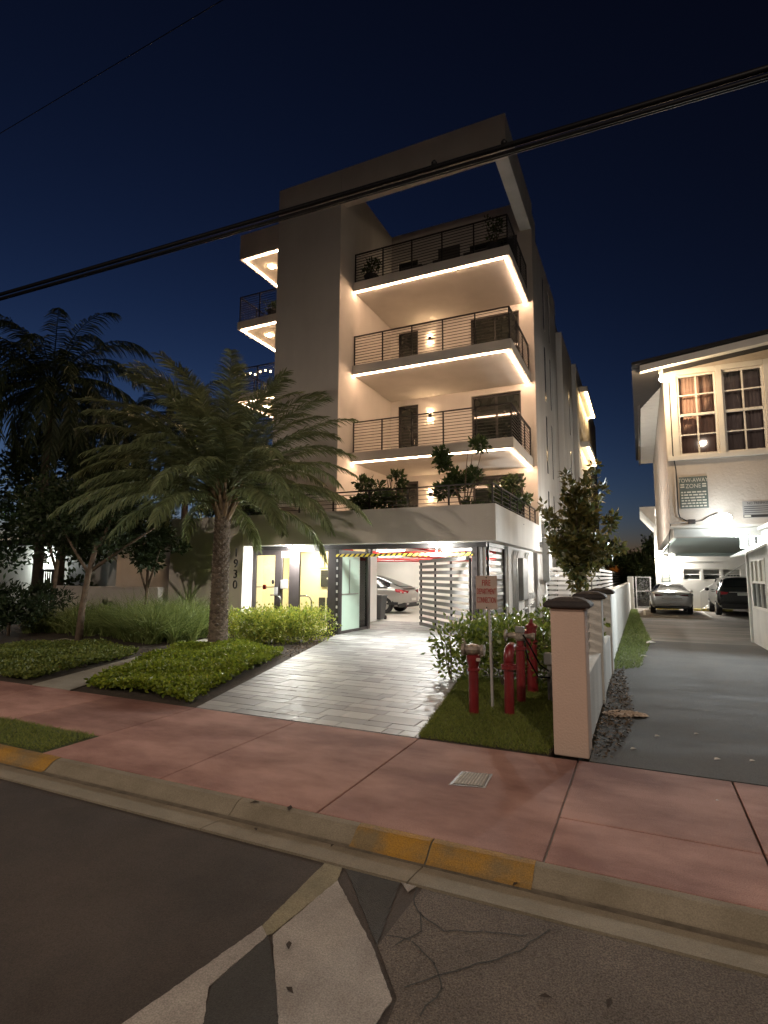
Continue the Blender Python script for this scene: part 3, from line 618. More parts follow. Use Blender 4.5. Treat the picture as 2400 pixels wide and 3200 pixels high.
# ---- slatted screen on the right of the garage opening
scr = MB()
for y in (14.05, 15.86): scr.box(-3.60, -3.54, y - .03, y + .03, 0.02, 2.602)
scr.box(-3.595, -3.545, 14.08, 15.83, 2.50, 2.56); scr.box(-3.595, -3.545, 14.08, 15.83, 0.03, .09)
scr.box(-3.596, -3.544, 13.98, 15.92, 2.561, 2.598)
sc_ = scr.build('side_screen', 'black_metal', apt)
for k in range(13): B(-3.63, -3.605, 14.0, 15.88, .16 + k * .187, .275 + k * .187).build('slat', 'slat_grey', sc_)
# conduits and meters on the side wall
sw = B(-3.52, -3.48, 16.0, 19.8, 0, 2.60).build('service_wall', 'stucco_side', apt)
for y, r in ((16.5, .03), (16.75, .025), (17.0, .035), (18.35, .03), (18.7, .025)):
    MB().tube([(-3.44, y, 0.2), (-3.44, y, 2.2), (-3.44, y + .12, 2.42), (-3.44, y + .3, 2.5)], r, 8).build('conduit', 'galvanised', sw, smooth=True)
B(-3.48, -3.32, 17.4, 18.1, 1.0, 2.3).build('meter_cabinet', 'grey_box', sw, bevel=.015)
for k in range(5): MB().tube([(-3.4, 16.3 + .7 * k, .6 + .05 * k), (-3.4, 16.9 + .7 * k, .62 + .05 * k)], .03, 8).build('conduit', 'galvanised', sw, smooth=True)
for k in range(4): MB().lathe((-3.42, 18.5 + k * .35, 1.0), [(.07, 0), (.08, .02), (.08, .15), (.03, .18)], 10).build('meter', 'galvanised', sw)
bx = B(-3.19, -2.95, 20.3, 21.0, 1.55, 3.1).build('switch_box', 'grey_box', apt, bevel=.02)
B(-3.19, -3.02, 20.3, 20.9, 3.2, 3.6).build('switch_box', 'grey_box', apt, bevel=.02)
MB().tube([(-3.08, 20.6, 1.55), (-3.08, 20.6, 1.35), (-3.08, 20.45, 1.15), (-3.08, 20.2, 1.05), (-3.08, 19.6, 1.0)], .05, 10).build('conduit', 'galvanised', bx, smooth=True)
for k in range(3): MB().tube([(-3.1, 20.4 + k * .2, 0.0), (-3.1, 20.4 + k * .2, 1.56)], .035, 8).build('conduit', 'galvanised', bx, smooth=True)
for k in range(4):
    mm = MB().lathe((-2.98, 21.3 + k * .28, 1.75), [(.001, -.0), (.09, 0), (.09, .10), (.07, .14)], 12, 'X').build('meter', 'galvanised', bx)
# the yard lamp is an added one, on the slat fence below

# ================================================================== SWUNG-OPEN SLAT GATE
gt = thing('slat_gate', (-4.02, 13.98, 0), 'wide grey horizontal slat gate swung open into the garage', 'gate')
h0, h1 = Vector((-4.02, 13.98, 0)), Vector((-6.60, 17.08, 0)); gd = (h1 - h0).normalized(); gn = Vector((-gd.y, gd.x, 0))
GL = (h1 - h0).length
def gp_(t, z, off=0): return h0 + gd * t + gn * off + Vector((0, 0, z))
fr = MB()
for t in (.03, GL * .34, GL * .66, GL - .03): fr.bar(gp_(t, .12), gp_(t, 2.2), .05, .05, up=tuple(gd))
fr.build('frame', 'black_metal', gt)
for k in range(12):
    z = .19 + k * .182
    MB().bar(gp_(0, z, .045), gp_(GL, z, .045), .025, .105).build('slat', 'slat_grey', gt)
# ================================================================== RUBBISH BIN in the garage
bn = thing('rubbish_bin', (-9.2, 19.25, .06), 'dark plastic wheeled bin beside the garage column', 'bin')
m = MB(); r0, r1 = .20, .28
m.add([(-9.2 - r0, 19.25 - r0, .08), (-9.2 + r0, 19.25 - r0, .08), (-9.2 + r0, 19.25 + r0, .08), (-9.2 - r0, 19.25 + r0, .08), (-9.2 - r1, 19.25 - r1, .95), (-9.2 + r1, 19.25 - r1, .95), (-9.2 + r1, 19.25 + r1, .95), (-9.2 - r1, 19.25 + r1, .95)], [(0, 3, 2, 1), (4, 5, 6, 7), (0, 1, 5, 4), (1, 2, 6, 5), (2, 3, 7, 6), (3, 0, 4, 7)]).build('body', 'bin_plastic', bn, bevel=.03)
B(-9.5, -8.9, 18.95, 19.55, .952, 1.0).build('lid', 'bin_plastic', bn, bevel=.015)
for dx in (-.2, .2): MB().lathe((-9.2 + dx, 19.50, .14), [(.08, -.03), (.08, .03)], 12, 'X').build('wheel', 'rubber', bn)
# ================================================================== CARS
def car(name, loc, heading, label, cat, paint, st, wheels, W, tail, glass_rows, group=None):
    """st: list of (x, z_low, z_belt, z_roof, hw_low, hw_belt, hw_roof); x runs rear(0) -> front; heading = direction of +x in degrees"""
    t = thing(name, loc, label, cat, group); t.rotation_euler = (0, 0, R(heading)); ORG[t.name] = Vector((0, 0, 0))
    rings = []
    for x, zl, zb, zr, wl_, wb, wr in st:
        zm = zl + (zb - zl) * .5
        half = [(0, zl), (wl_ * .75, zl), (wl_ * .96, zl + .05), (wl_ + (wb - wl_) * .7 + .02, zm), (wb, zb - .09), (wb - .03, zb), (wr + (wb - .03 - wr) * .5, zb + (zr - zb) * .5), (wr + .02, zb + (zr - zb) * .88), (wr * .80, zr - (zr - zb) * .015), (wr * .4, zr), (0, zr + .004)]
        ring = [(x, yy, zz) for yy, zz in half] + [(x, -yy, zz) for yy, zz in half[-2:0:-1]]
        rings.append(ring)
    n = len(rings[0]); V = [p for r_ in rings for p in r_]; body, gl = [], {}
    for i in range(len(rings) - 1):
        for j in range(n):
            q = (i * n + j, i * n + (j + 1) % n, (i + 1) * n + (j + 1) % n, (i + 1) * n + j)
            key = None
            for nm, i0, i1, js in glass_rows:
                if i0 <= i < i1 and j in js: key = nm
            if key: gl.setdefault(key, []).append(q)
            body.append(q)
    body.append(tuple(range(n))[::-1]); body.append(tuple((len(rings) - 1) * n + j for j in range(n)))
    m = MB().add(V, body); o = m.build('body', paint, t, smooth=True)
    sb = o.modifiers.new('sub', 'SUBSURF'); sb.levels = 2; sb.render_levels = 2
    # windows: the same surface lifted 6 mm
    me = bpy.data.meshes.new('tmp'); me.from_pydata(V, [], body); me.update()
    vn = [Vector(v.normal) for v in me.vertices]; bpy.data.meshes.remove(me)
    for nm, qs in gl.items():
        idx = sorted({a for q in qs for a in q}); mp = {a: k for k, a in enumerate(idx)}
        mm = MB().add([tuple(Vector(V[a]) + vn[a] * .004) for a in idx], [tuple(mp[a] for a in q) for q in qs])
        g_ = mm.build('window', 'car_glass', t, smooth=True); s2 = g_.modifiers.new('sub', 'SUBSURF'); s2.levels = 2; s2.render_levels = 2
        sd_ = g_.modifiers.new('thick', 'SOLIDIFY'); sd_.thickness = .012; sd_.offset = 0
    for wx, wy, r_ in wheels:
        for s in (-1, 1):
            w = MB().lathe((wx, s * wy, r_), [(r_ * .62, -.11), (r_ * .93, -.115), (r_, -.08), (r_, .08), (r_ * .93, .115), (r_ * .62, .11)], 24, 'Y').build('wheel', 'rubber', t, smooth=False)
            h_ = MB().lathe((wx, s * (wy + .10), r_), [(r_ * .64, -.02), (r_ * .6, .02), (.05, .03)], 20, 'Y')
            h_.build('rim', 'steel', w)
            for k in range(5):
                a = 2 * math.pi * k / 5; MB().bar((wx, s * (wy + .125), r_), (wx + math.cos(a) * r_ * .58, s * (wy + .125), r_ + math.sin(a) * r_ * .58), .05, .02, up=(0, 1, 0)).build('spoke', 'chrome', w)
            MB().tube([(wx + math.cos(a) * r_ * 1.13, s * (wy + .03), r_ + math.sin(a) * r_ * 1.13) for a in np.linspace(R(-8), R(188), 14)], .05, 8).build('wheel_arch', 'trim_black', t, smooth=True)
    tail(t)
    return t
ALL = range(20)
side = [5, 6, 14, 13]; 
def patch(t, name, mat, pts, th=.02, bev=.01, sm=False):
    """closed plate from a polygon of 3-D points (rear surface), thickened along -x"""
    k = len(pts); v = [tuple(p) for p in pts] + [(p[0] + th, p[1], p[2]) for p in pts]
    return MB().add(v, [tuple(range(k)), tuple(range(k, 2 * k))[::-1]] + [(i, k + i, k + (i + 1) % k, (i + 1) % k) for i in range(k)]).build(name, mat, t, bevel=bev)
# -- silver coupe suv in the garage (rear towards +X)
st = [(0.0, .42, .80, .92, .70, .80, .62), (.06, .34, .98, 1.08, .84, .93, .70), (.25, .30, 1.08, 1.16, .90, .97, .72), (.75, .28, 1.12, 1.34, .93, .985, .66), (1.25, .27, 1.13, 1.54, .94, .99, .64), (1.8, .27, 1.12, 1.67, .94, .99, .64), (2.5, .27, 1.10, 1.715, .94, .985, .65), (3.1, .27, 1.08, 1.60, .94, .98, .66), (3.7, .28, 1.06, 1.22, .93, .97, .74), (4.5, .30, .98, 1.06, .90, .93, .70), (4.85, .36, .80, .88, .80, .84, .6)]
def tail_a(t):
    for s in (-1, 1):
        patch(t, 'tail_lamp', 'tail_red', [(.0, s * .36, 1.02), (-.01, s * .66, 1.01), (.07, s * .90, 1.05), (.42, s * 1.0, 1.09), (.36, s * 1.0, .95), (.04, s * .92, .88), (-.02, s * .6, .90)], .03)
        patch(t, 'exhaust', 'chrome', [(-.02, s * .46, .40), (-.02, s * .70, .40), (-.02, s * .72, .47), (-.02, s * .46, .47)], .1)
    MB().tube([(.62, s * .99, .42) for s in (-1, 1)], .01, 6)
    m = MB(); m.box(-.005, .40, -.86, .86, .28, .50); m.build('bumper', 'trim_black', t, bevel=.06)
    B(-.045, -.031, -.30, .22, .56, .68).build('number_plate', 'plate', t); B(-.01, .35, -.72, .72, 1.125, 1.15).build('spoiler', 'car_silver', t, bevel=.01)
    MB().bar((.3, .965, .45), (4.4, .965, .42), .04, .12).build('sill', 'trim_black', t, bevel=.02); MB().bar((.3, -.965, .45), (4.4, -.965, .42), .04, .12).build('sill', 'trim_black', t, bevel=.02)
car('parked_suv', (-9.42, 23.35, .06), 180, 'silver coupe style suv parked inside the bright garage', 'car', 'car_silver', st, [(.98, .86, .38), (3.85, .86, .38)], 1.98, tail_a,
    [('rear', 2, 5, [7, 8, 9, 10, 11, 12]), ('left', 3, 8, [5, 6]), ('right', 3, 8, [13, 14]), ('front', 7, 8, [7, 8, 9, 10, 11, 12])])
# -- silver sedan in the court (rear towards the camera, -Y)
st = [(0.0, .40, .82, .90, .68, .74, .60), (.05, .32, .96, 1.03, .80, .86, .70), (.22, .27, 1.00, 1.05, .85, .89, .72), (.60, .25, 1.00, 1.07, .87, .90, .66), (1.0, .24, .99, 1.24, .88, .90, .58), (1.45, .24, .97, 1.40, .88, .90, .54), (2.1, .24, .95, 1.45, .88, .90, .55), (2.8, .24, .94, 1.38, .88, .90, .57), (3.4, .25, .93, 1.06, .87, .89, .66), (4.2, .28, .82, .90, .83, .85, .62), (4.55, .34, .66, .72, .72, .74, .5)]
def tail_b(t):
    for s in (-1, 1):
        patch(t, 'tail_lamp', 'tail_dark', [(.0, s * .30, .90), (.0, s * .66, .95), (.10, s * .86, .98), (.24, s * .90, .97), (.18, s * .90, .86), (.0, s * .70, .84), (-.01, s * .40, .87)], .03)
        MB().ball((2.75, s * 1.0, 1.02), .1, sq=(.6, .9, .6)).build('mirror', 'car_grey_silver', t, smooth=True)
    B(-.02, .25, -.72, .72, .28, .40).build('bumper_insert', 'trim_black', t, bevel=.04)
    B(-.02, -.008, -.17, .17, .86, .95).build('number_plate', 'grey_box', t); B(-.015, -.003, -.42, .42, .735, .765).build('boot_trim', 'chrome', t, bevel=.004)
car('sedan', (1.22, 29.0, 0), 90, 'silver sedan parked nose in by the far wall', 'car', 'car_grey_silver', st, [(.95, .78, .32), (3.6, .78, .32)], 1.8, tail_b,
    [('rear', 3, 5, [7, 8, 9, 10, 11, 12]), ('left', 3, 8, [5, 6]), ('right', 3, 8, [13, 14]), ('front', 7, 8, [7, 8, 9, 10, 11, 12])])
# -- black suv
st = [(0.0, .46, .86, 1.0, .78, .84, .66), (.05, .38, 1.06, 1.30, .88, .94, .72), (.16, .34, 1.10, 1.56, .91, .96, .68), (.34, .32, 1.12, 1.72, .92, .97, .67), (1.0, .30, 1.10, 1.78, .93, .97, .68), (2.0, .30, 1.08, 1.79, .93, .97, .69), (2.9, .30, 1.06, 1.72, .93, .97, .69), (3.5, .31, 1.04, 1.25, .92, .96, .75), (4.4, .34, .98, 1.06, .88, .92, .7), (4.75, .40, .8, .88, .78, .82, .6)]
def tail_c(t):
    for s in (-1, 1):
        patch(t, 'tail_lamp', 'tail_red', [(.0, s * .52, 1.06), (.0, s * .80, 1.10), (.10, s * .95, 1.14), (.28, s * .975, 1.14), (.22, s * .975, .98), (.0, s * .80, .96), (-.01, s * .6, .98)], .03)
        MB().ball((3.2, s * 1.06, 1.14), .12, sq=(.6, .9, .7)).build('mirror', 'car_black', t, smooth=True)
        MB().bar((.7, s * .60, 1.80), (2.7, s * .60, 1.82), .03, .04).build('roof_rail', 'chrome', t)
    B(-.03, .25, -.82, .82, .36, .56).build('bumper', 'trim_black', t, bevel=.05)
    B(-.02, -.006, -.18, .18, .93, 1.05).build('number_plate', 'plate', t); B(-.02, .0, -.5, .5, 1.06, 1.09).build('tailgate_trim', 'chrome', t, bevel=.004)
car('black_suv', (4.02, 29.1, 0), 90, 'black suv parked beside the outside stair', 'car', 'car_black', st, [(.95, .84, .36), (3.75, .84, .36)], 1.94, tail_c,
    [('rear', 1, 3, [7, 8, 9, 10, 11, 12]), ('left', 3, 7, [5, 6]), ('right', 3, 7, [13, 14]), ('front', 6, 7, [7, 8, 9, 10, 11, 12])])
# ================================================================== TWO STOREY HOUSE ON THE RIGHT
hs = thing('corner_house', (3, 20, 0), 'cream stucco two storey house with a carport under its upper floor', 'building')
H_ = lambda m, name, mat, bev=0.0: m.build(name, mat, hs, bevel=bev)
# upper storey: front wall with two window openings
H_(MB().wall_x(16.0, 16.25, .74, 9.0, 2.96, 7.3, [(1.05, 1.94, 4.86, 7.02), (2.08, 2.97, 4.86, 7.02), (3.4, 4.3, 4.86, 7.02)]), 'front_wall', 'cream_stucco')
H_(B(.74, .95, 16.252, 29.0, 2.96, 7.3), 'side_wall', 'cream_stucco'); H_(B(.96, 9, 16.9, 17.0, 4.4, 7.3), 'inner_wall', 'curtain_dim')
# carport beam, ceiling, far wall
H_(B(.80, 9, 15.90, 16.3, 2.74, 2.958), 'carport_beam', 'white_trim', .01); H_(B(.72, 9, 15.86, 15.998, 2.962, 3.03), 'beam_moulding', 'white_trim', .008)
H_(B(.98, 9, 16.31, 30.3, 2.86, 2.955), 'carport_ceiling', 'teal_paint'); H_(B(1.5, 9, 30.0, 30.3, 2.72, 2.858), 'ceiling_beam', 'teal_paint')
H_(MB().wall_x(34.0, 34.25, .72, 9, 0, 5.0, [(2.06, 2.86, 1.58, 2.17), (2.98, 3.78, 1.58, 2.17), (3.9, 4.7, 1.58, 2.17)]), 'far_wall', 'far_wall')
H_(B(.97, 9, 34.5, 34.6, .9, 3), 'inner_wall', 'curtain_dim')
for x in (2.06, 2.98, 3.9):
    f = MB(); f.box(x, x + .80, 34.05, 34.12, 1.58, 1.63); f.box(x, x + .80, 34.05, 34.12, 2.12, 2.17); f.box(x, x + .04, 34.05, 34.12, 1.63, 2.12); f.box(x + .76, x + .80, 34.05, 34.12, 1.63, 2.12); f.box(x + .04, x + .76, 34.05, 34.12, 1.86, 1.90)
    w = f.build('low_window', 'white_trim', hs)
    B(x + .04, x + .76, 34.08, 34.09, 1.63, 1.86).build('pane', 'window_dark', w); B(x + .04, x + .76, 34.08, 34.09, 1.90, 2.12).build('pane', 'window_glass', w)
    B(x + .05, x + .75, 34.3, 34.32, 1.66, 2.12).build('blind', 'sign_pale', w)
# eaves: boarded soffit along the left, plain soffit along the front, fascia rising with the roof
sf = H_(B(.20, .735, 16.01, 29.1, 7.19, 7.24), 'side_soffit', 'white_trim')
for k in range(42): B(.205, .73, 16.02 + k * .305, 16.30 + k * .305, 7.160, 7.188).build('soffit_board', 'white_trim', sf)
H_(B(.12, .188, 16.0, 29.2, 7.14, 7.34), 'gutter', 'black_metal', .01)
def slope(x): return 7.22 + (x - .19) * .115
m = MB(); m.add([(.19, 14.75, 6.84), (9, 14.75, slope(9) - .40), (9, 16.0, slope(9) - .10), (.19, 16.0, 7.17), (.19, 14.75, 7.00), (9, 14.75, slope(9) - .2), (9, 16.0, slope(9) + .2), (.19, 16.0, 7.42)], [(0, 3, 2, 1), (4, 5, 6, 7), (0, 1, 5, 4), (1, 2, 6, 5), (2, 3, 7, 6), (3, 0, 4, 7)]); H_(m, 'front_eave', 'white_trim')
m = MB(); m.add([(.0, 14.65, 7.005), (9.4, 14.65, 8.09), (9.4, 29.4, 8.47), (0, 29.4, 7.425), (0, 14.65, 7.07), (9.4, 14.65, 8.16), (9.4, 29.4, 8.56), (0, 29.4, 7.50)], [(0, 3, 2, 1), (4, 5, 6, 7), (0, 1, 5, 4), (1, 2, 6, 5), (2, 3, 7, 6), (3, 0, 4, 7)]); H_(m, 'roof', 'roof_tile')
m = MB(); m.add([(.74, 16.0, 7.3), (9, 16.0, 7.3), (9, 16.0, slope(9) - .1), (.74, 16.25, 7.3), (9, 16.25, 7.3), (9, 16.25, slope(9) - .1)], [(0, 1, 2), (3, 5, 4), (0, 2, 5, 3)]); H_(m, 'gable', 'cream_stucco')
# rear wing eave
m = MB(); m.add([(.05, 29.3, 4.98), (.72, 29.3, 4.98), (.72, 34.2, 4.98), (.05, 34.2, 4.98), (.05, 29.3, 5.1), (3, 29.3, 5.1), (3, 34.2, 5.1), (.05, 34.2, 5.1), (.70, 29.3, 4.2), (.70, 34.2, 4.2)], [(0, 1, 5, 4), (4, 5, 6, 7), (0, 4, 7, 3), (0, 8, 1), (0, 3, 9, 8), (3, 7, 6, 2), (3, 2, 9)]); H_(m, 'rear_eave', 'white_trim')
# sash windows of the upper floor
for i, (x0, x1, cur) in enumerate(((1.05, 1.94, 'curtain'), (2.08, 2.97, 'curtain_dim'), (3.4, 4.3, 'curtain_dim'))):
    f = MB(); z0, z1, y0, y1 = 4.86, 7.02, 16.03, 16.10; zm = 5.94
    f.box(x0, x0 + .05, y0, y1, z0, z1); f.box(x1 - .05, x1, y0, y1, z0, z1); f.box(x0 + .05, x1 - .05, y0, y1, z1 - .05, z1); f.box(x0 + .05, x1 - .05, y0, y1, z0, z0 + .06); f.box(x0 + .05, x1 - .05, y0 - .01, y1, zm - .035, zm + .035)
    xm = (x0 + x1) / 2
    for a, b in ((z0 + .06, zm - .035), (zm + .035, z1 - .05)):
        zc = (a + b) / 2; f.box(xm - .02, xm + .02, y0 + .01, y1 - .01, a, b); f.box(x0 + .05, xm - .02, y0 + .01, y1 - .01, zc - .018, zc + .018); f.box(xm + .02, x1 - .05, y0 + .01, y1 - .01, zc - .018, zc + .018)
    w = f.build('sash_window', 'white_trim', hs, bevel=.004)
    for a, b in ((z0 + .06, zm - .035), (zm + .035, z1 - .05)):
        zc = (a + b) / 2
        for xa, xb in ((x0 + .05, xm - .02), (xm + .02, x1 - .05)):
            for za, zb in ((a, zc - .018), (zc + .018, b)): B(xa, xb, y0 + .03, y0 + .036, za, zb).build('pane', 'window_glass', w)
    m = MB(); N = 60; ys = [16.24 + .022 * abs(math.sin(k * .62)) * (1 if k % 5 else .4) for k in range(N + 1)]
    v = [(x0 - .03 + (x1 - x0 + .06) * k / N, ys[k], z) for k in range(N + 1) for z in (4.8, 7.05)]
    m.add(v, [(2 * k, 2 * k + 2, 2 * k + 3, 2 * k + 1) for k in range(N)]); c_ = m.build('curtain', cur, w, smooth=True); sm_ = c_.modifiers.new('t', 'SOLIDIFY'); sm_.thickness = .004
# window surround, sill, corner trim
H_(B(.76, 3.05, 15.93, 15.998, 4.74, 4.858), 'window_sill', 'white_trim', .008); H_(B(.755, 1.045, 15.965, 15.998, 4.86, 7.16), 'trim_board', 'white_trim', .004); H_(B(1.945, 2.075, 15.965, 15.998, 4.86, 7.16), 'trim_board', 'white_trim', .004); H_(B(2.975, 3.12, 15.965, 15.998, 4.86, 7.16), 'trim_board', 'white_trim', .004)
H_(B(1.046, 1.944, 15.965, 15.998, 7.025, 7.16), 'trim_board', 'white_trim', .004); H_(B(2.076, 2.974, 15.965, 15.998, 7.025, 7.16), 'trim_board', 'white_trim', .004)
# flood lamp at the roof corner and its cable conduit
fl = MB().lathe((.66, 15.0, 6.80), [(.05, .02), (.05, .11)], 10).build('flood_lamp', 'white_trim', hs); MB().tube([(.66, 15.0, 6.84), (.665, 14.98, 6.70)], .035, 8).build('socket', 'white_trim', fl); MB().ball((.67, 14.97, 6.64), .06, 12, 8).build('bulb', 'flood_warm', fl, smooth=True)
MB().tube([(.88, 15.95, 6.85), (.88, 15.95, 4.9), (.93, 15.96, 4.5), (.93, 15.96, 3.4), (.96, 15.96, 3.26), (1.1, 15.96, 3.16), (1.2, 15.96, 3.14)], .014, 6).build('conduit', 'sign_black', hs, smooth=True)
MB().tube([(1.26, 15.96, 3.14), (1.45, 15.96, 3.16), (1.6, 15.96, 3.26), (1.8, 15.96, 3.34)], .012, 6).build('conduit', 'sign_black', hs, smooth=True)
B(1.14, 1.30, 15.90, 15.98, 3.08, 3.19).build('junction_box', 'bronze_metal', hs, bevel=.008)
MB().bar((.71, 15.94, 3.10), (1.15, 15.94, 3.13), .03).build('bracket_arm', 'galvanised', hs); MB().tube([(.74, 15.94, 3.10), (.70, 16.6, 2.6), (.68, 17.4, 2.2)], .012, 6).build('cable', 'sign_black', hs)
# white lamp over the carport beam
gl_ = MB().lathe((1.97, 15.94, 3.2), [(.05, -.34), (.06, -.30), (.035, -.26), (.035, -.04), (.10, .0), (.10, .056)], 14, 'Y').build('beam_lamp', 'white_trim', hs); MB().ball((1.91, 15.47, 3.15), .12, 16, 10, (1, 1, 1)).build('globe', 'flood_white', gl_, smooth=True)
ld = bpy.data.lights.new('beam_light', 'SPOT'); ld.energy = 700 * K; ld.color = (0.88, 0.97, 1.0); ld.spot_size = R(150); ld.spot_blend = 0.6; ld.shadow_soft_size = .05
lo = bpy.data.objects.new('beam_light', ld); lo.location = Vector((1.90, 15.33, 3.13)) - Vector((3, 20, 0)); lo.parent = hs; C.objects.link(lo); lo.rotation_euler = Vector((.22, .9, .30)).to_track_quat('Z', 'Y').to_euler()
# lamp on the far wall
fw_ = B(1.18, 1.34, 33.86, 33.998, 2.72, 2.86).build('wall_lamp', 'white_trim', hs); MB().ball((1.26, 33.80, 2.70), .09, 12, 8).build('bulb', 'wall_white', fw_, smooth=True)
MB().tube([(.9, 33.96, 2.5), (2.3, 33.96, 2.56), (3.5, 33.96, 2.54)], .015, 6).build('conduit', 'grey_box', hs)
# lower wing on the right: wall with awning window
H_(MB().wall_y(2.66, 2.86, 14.6, 17.8, 0, 2.86, [(15.7, 17.5, .95, 2.2)]), 'wing_wall', 'old_white_wall'); H_(B(2.60, 2.72, 17.81, 17.93, 0, 2.86), 'corner_post', 'white_trim', .01); H_(B(2.861, 9, 17.6, 17.8, 0, 2.855), 'wing_wall', 'old_white_wall'); H_(B(2.861, 9, 14.6, 14.8, 0, 2.855), 'wing_wall', 'old_white_wall')
f = MB(); f.box(2.65, 2.72, 15.7, 17.5, .93, .99); f.box(2.65, 2.72, 15.7, 17.5, 2.15, 2.2); f.box(2.65, 2.72, 15.7, 17.5, 1.58, 1.64)
for y in (15.7, 16.3, 16.9, 17.45): f.box(2.65, 2.72, y, y + .05, .99, 2.15)
w = f.build('wing_window', 'white_trim', hs)
for k in range(3): B(2.69, 2.70, 15.75 + .6 * k, 16.3 + .6 * k, .99, 1.58).build('pane', 'window_dark', w); B(2.69, 2.70, 15.75 + .6 * k, 16.3 + .6 * k, 1.64, 2.15).build('pane', 'sign_pale', w)
m = MB(); m.add([(2.655, 15.3, 2.48), (2.655, 17.95, 2.48), (2.25, 17.95, 2.27), (2.25, 15.3, 2.27), (2.655, 15.3, 2.53), (2.655, 17.95, 2.53), (2.25, 17.95, 2.32), (2.25, 15.3, 2.32)], [(0, 1, 2, 3), (7, 6, 5, 4), (0, 4, 5, 1), (1, 5, 6, 2), (2, 6, 7, 3), (3, 7, 4, 0)]); m.build('awning', 'white_trim', hs)
al = B(2.60, 2.655, 16.38, 16.52, 2.58, 2.86).build('awning_lamp', 'black_metal', hs); MB().tube([(2.55, 16.45, 2.58), (2.55, 16.45, 2.80)], .028, 10).build('tube', 'tube_white', al); MB().tube([(2.45, 17.2, 2.86), (2.45, 17.2, 2.5)], .05, 8).build('down_pipe', 'white_trim', hs)
H_(B(2.58, 9, 14.5, 15.85, 2.862, 2.94), 'wing_roof', 'white_trim', .01)
# stair against the far wall
stp = MB()
for k in range(11): stp.box(2.95 + k * .26, 3.27 + k * .26, 32.8, 33.9, .10 + k * .19, .16 + k * .19)
st_ = stp.build('stair', 'grey_concrete', hs)
for y in (32.75,):
    MB().tube([(2.72, y, 0), (2.72, y, .98), (5.6, y, 3.1)], .025, 8).build('hand_rail', 'galvanised', st_, smooth=False); MB().tube([(2.78, y, .12), (5.6, y, 2.2)], .025, 8).build('stringer', 'galvanised', st_)
    for k in range(1, 22): x = 2.76 + k * .13; z = .98 + (x - 2.72) * .736; MB().tube([(x, y, z - .82), (x, y, z)], .008, 5).build('baluster', 'galvanised', st_)
for k, (x, y) in enumerate(((2.9, 33.0), (1.2, 33.6), (3.6, 33.3))):
    o = B(x - .55, x + .55, y - .08, y + .08, .0, .12).build('wheel_stop', 'yellow_paint', None, (x, y, 0), bevel=.03); tag(o, ['yellow wheel stop between the sedan and the black suv', 'yellow wheel stop under the front of the silver sedan', 'yellow wheel stop in front of the black suv'][k], 'wheel stop', 'yellow wheel stops in the court')
# signs on the house
sg = thing('tow_sign', (1.3, 15.98, 3.48), 'weathered dark green tow-away zone sign under the lit window', 'sign')
B(.985, 1.62, 15.975, 15.997, 3.48, 4.30).build('panel', 'sign_green', sg, bevel=.006)
text('TOW-AWAY', .145, 'sign_pale', (1.30, 15.971, 4.20), sg, depth=.002, sx=.82); text('ZONE', .15, 'sign_pale', (1.30, 15.971, 4.05), sg, depth=.002, sx=.85)
for k in range(6):
    x = 1.02
    while x < 1.56:
        w_ = random.uniform(.04, .12); B(x, min(x + w_, 1.58), 15.970, 15.974, 3.88 - k * .072, 3.915 - k * .072).build('print_line', 'sign_pale', sg); x += w_ + .022
for a, b in ((1.01, 1.10), (1.50, 1.59)):
    for z in (4.02, 4.08): B(a, b, 15.970, 15.974, z, z + .035).build('print_line', 'sign_pale', sg)
sg = thing('trespass_sign', (2.65, 15.98, 3.19), 'grey no trespassing sign beside the white carport lamp', 'sign')
B(2.34, 3.10, 15.975, 15.997, 3.19, 3.60).build('panel', 'sign_grey', sg, bevel=.004); text('NO TRESPASSING', .085, 'sign_black', (2.72, 15.971, 3.545), sg, depth=.002, sx=.85)
for k in range(4): B(2.37, 3.05 - .05 * k, 15.970, 15.974, 3.46 - k * .05, 3.475 - k * .05).build('print_line', 'sign_black', sg)
B(2.35, 3.09, 15.970, 15.974, 3.20, 3.265).build('print_band', 'sign_black', sg); B(2.36, 2.50, 15.966, 15.9695, 3.21, 3.255).build('print_label', 'sign_pale', sg)
sg = thing('parking_sign', (1.2, 33.98, 1.44), 'small grey green notice below the lamp on the far wall', 'sign')
B(1.0, 1.42, 33.975, 33.997, 1.44, 1.99).build('panel', 'sign_green', sg, bevel=.004)
for k in range(6): B(1.05, 1.37 - .03 * (k % 2), 33.970, 33.974, 1.90 - k * .075, 1.93 - k * .075).build('print_line', 'sign_pale', sg)
o = B(1.08, 1.36, 33.975, 33.997, 2.1, 2.4).build('panel', 'sign_cream', None, (1.2, 33.98, 2.1), bevel=.004); o.name = 'notice'; tag(o, 'small tan notice directly under the lamp on the far wall', 'sign')

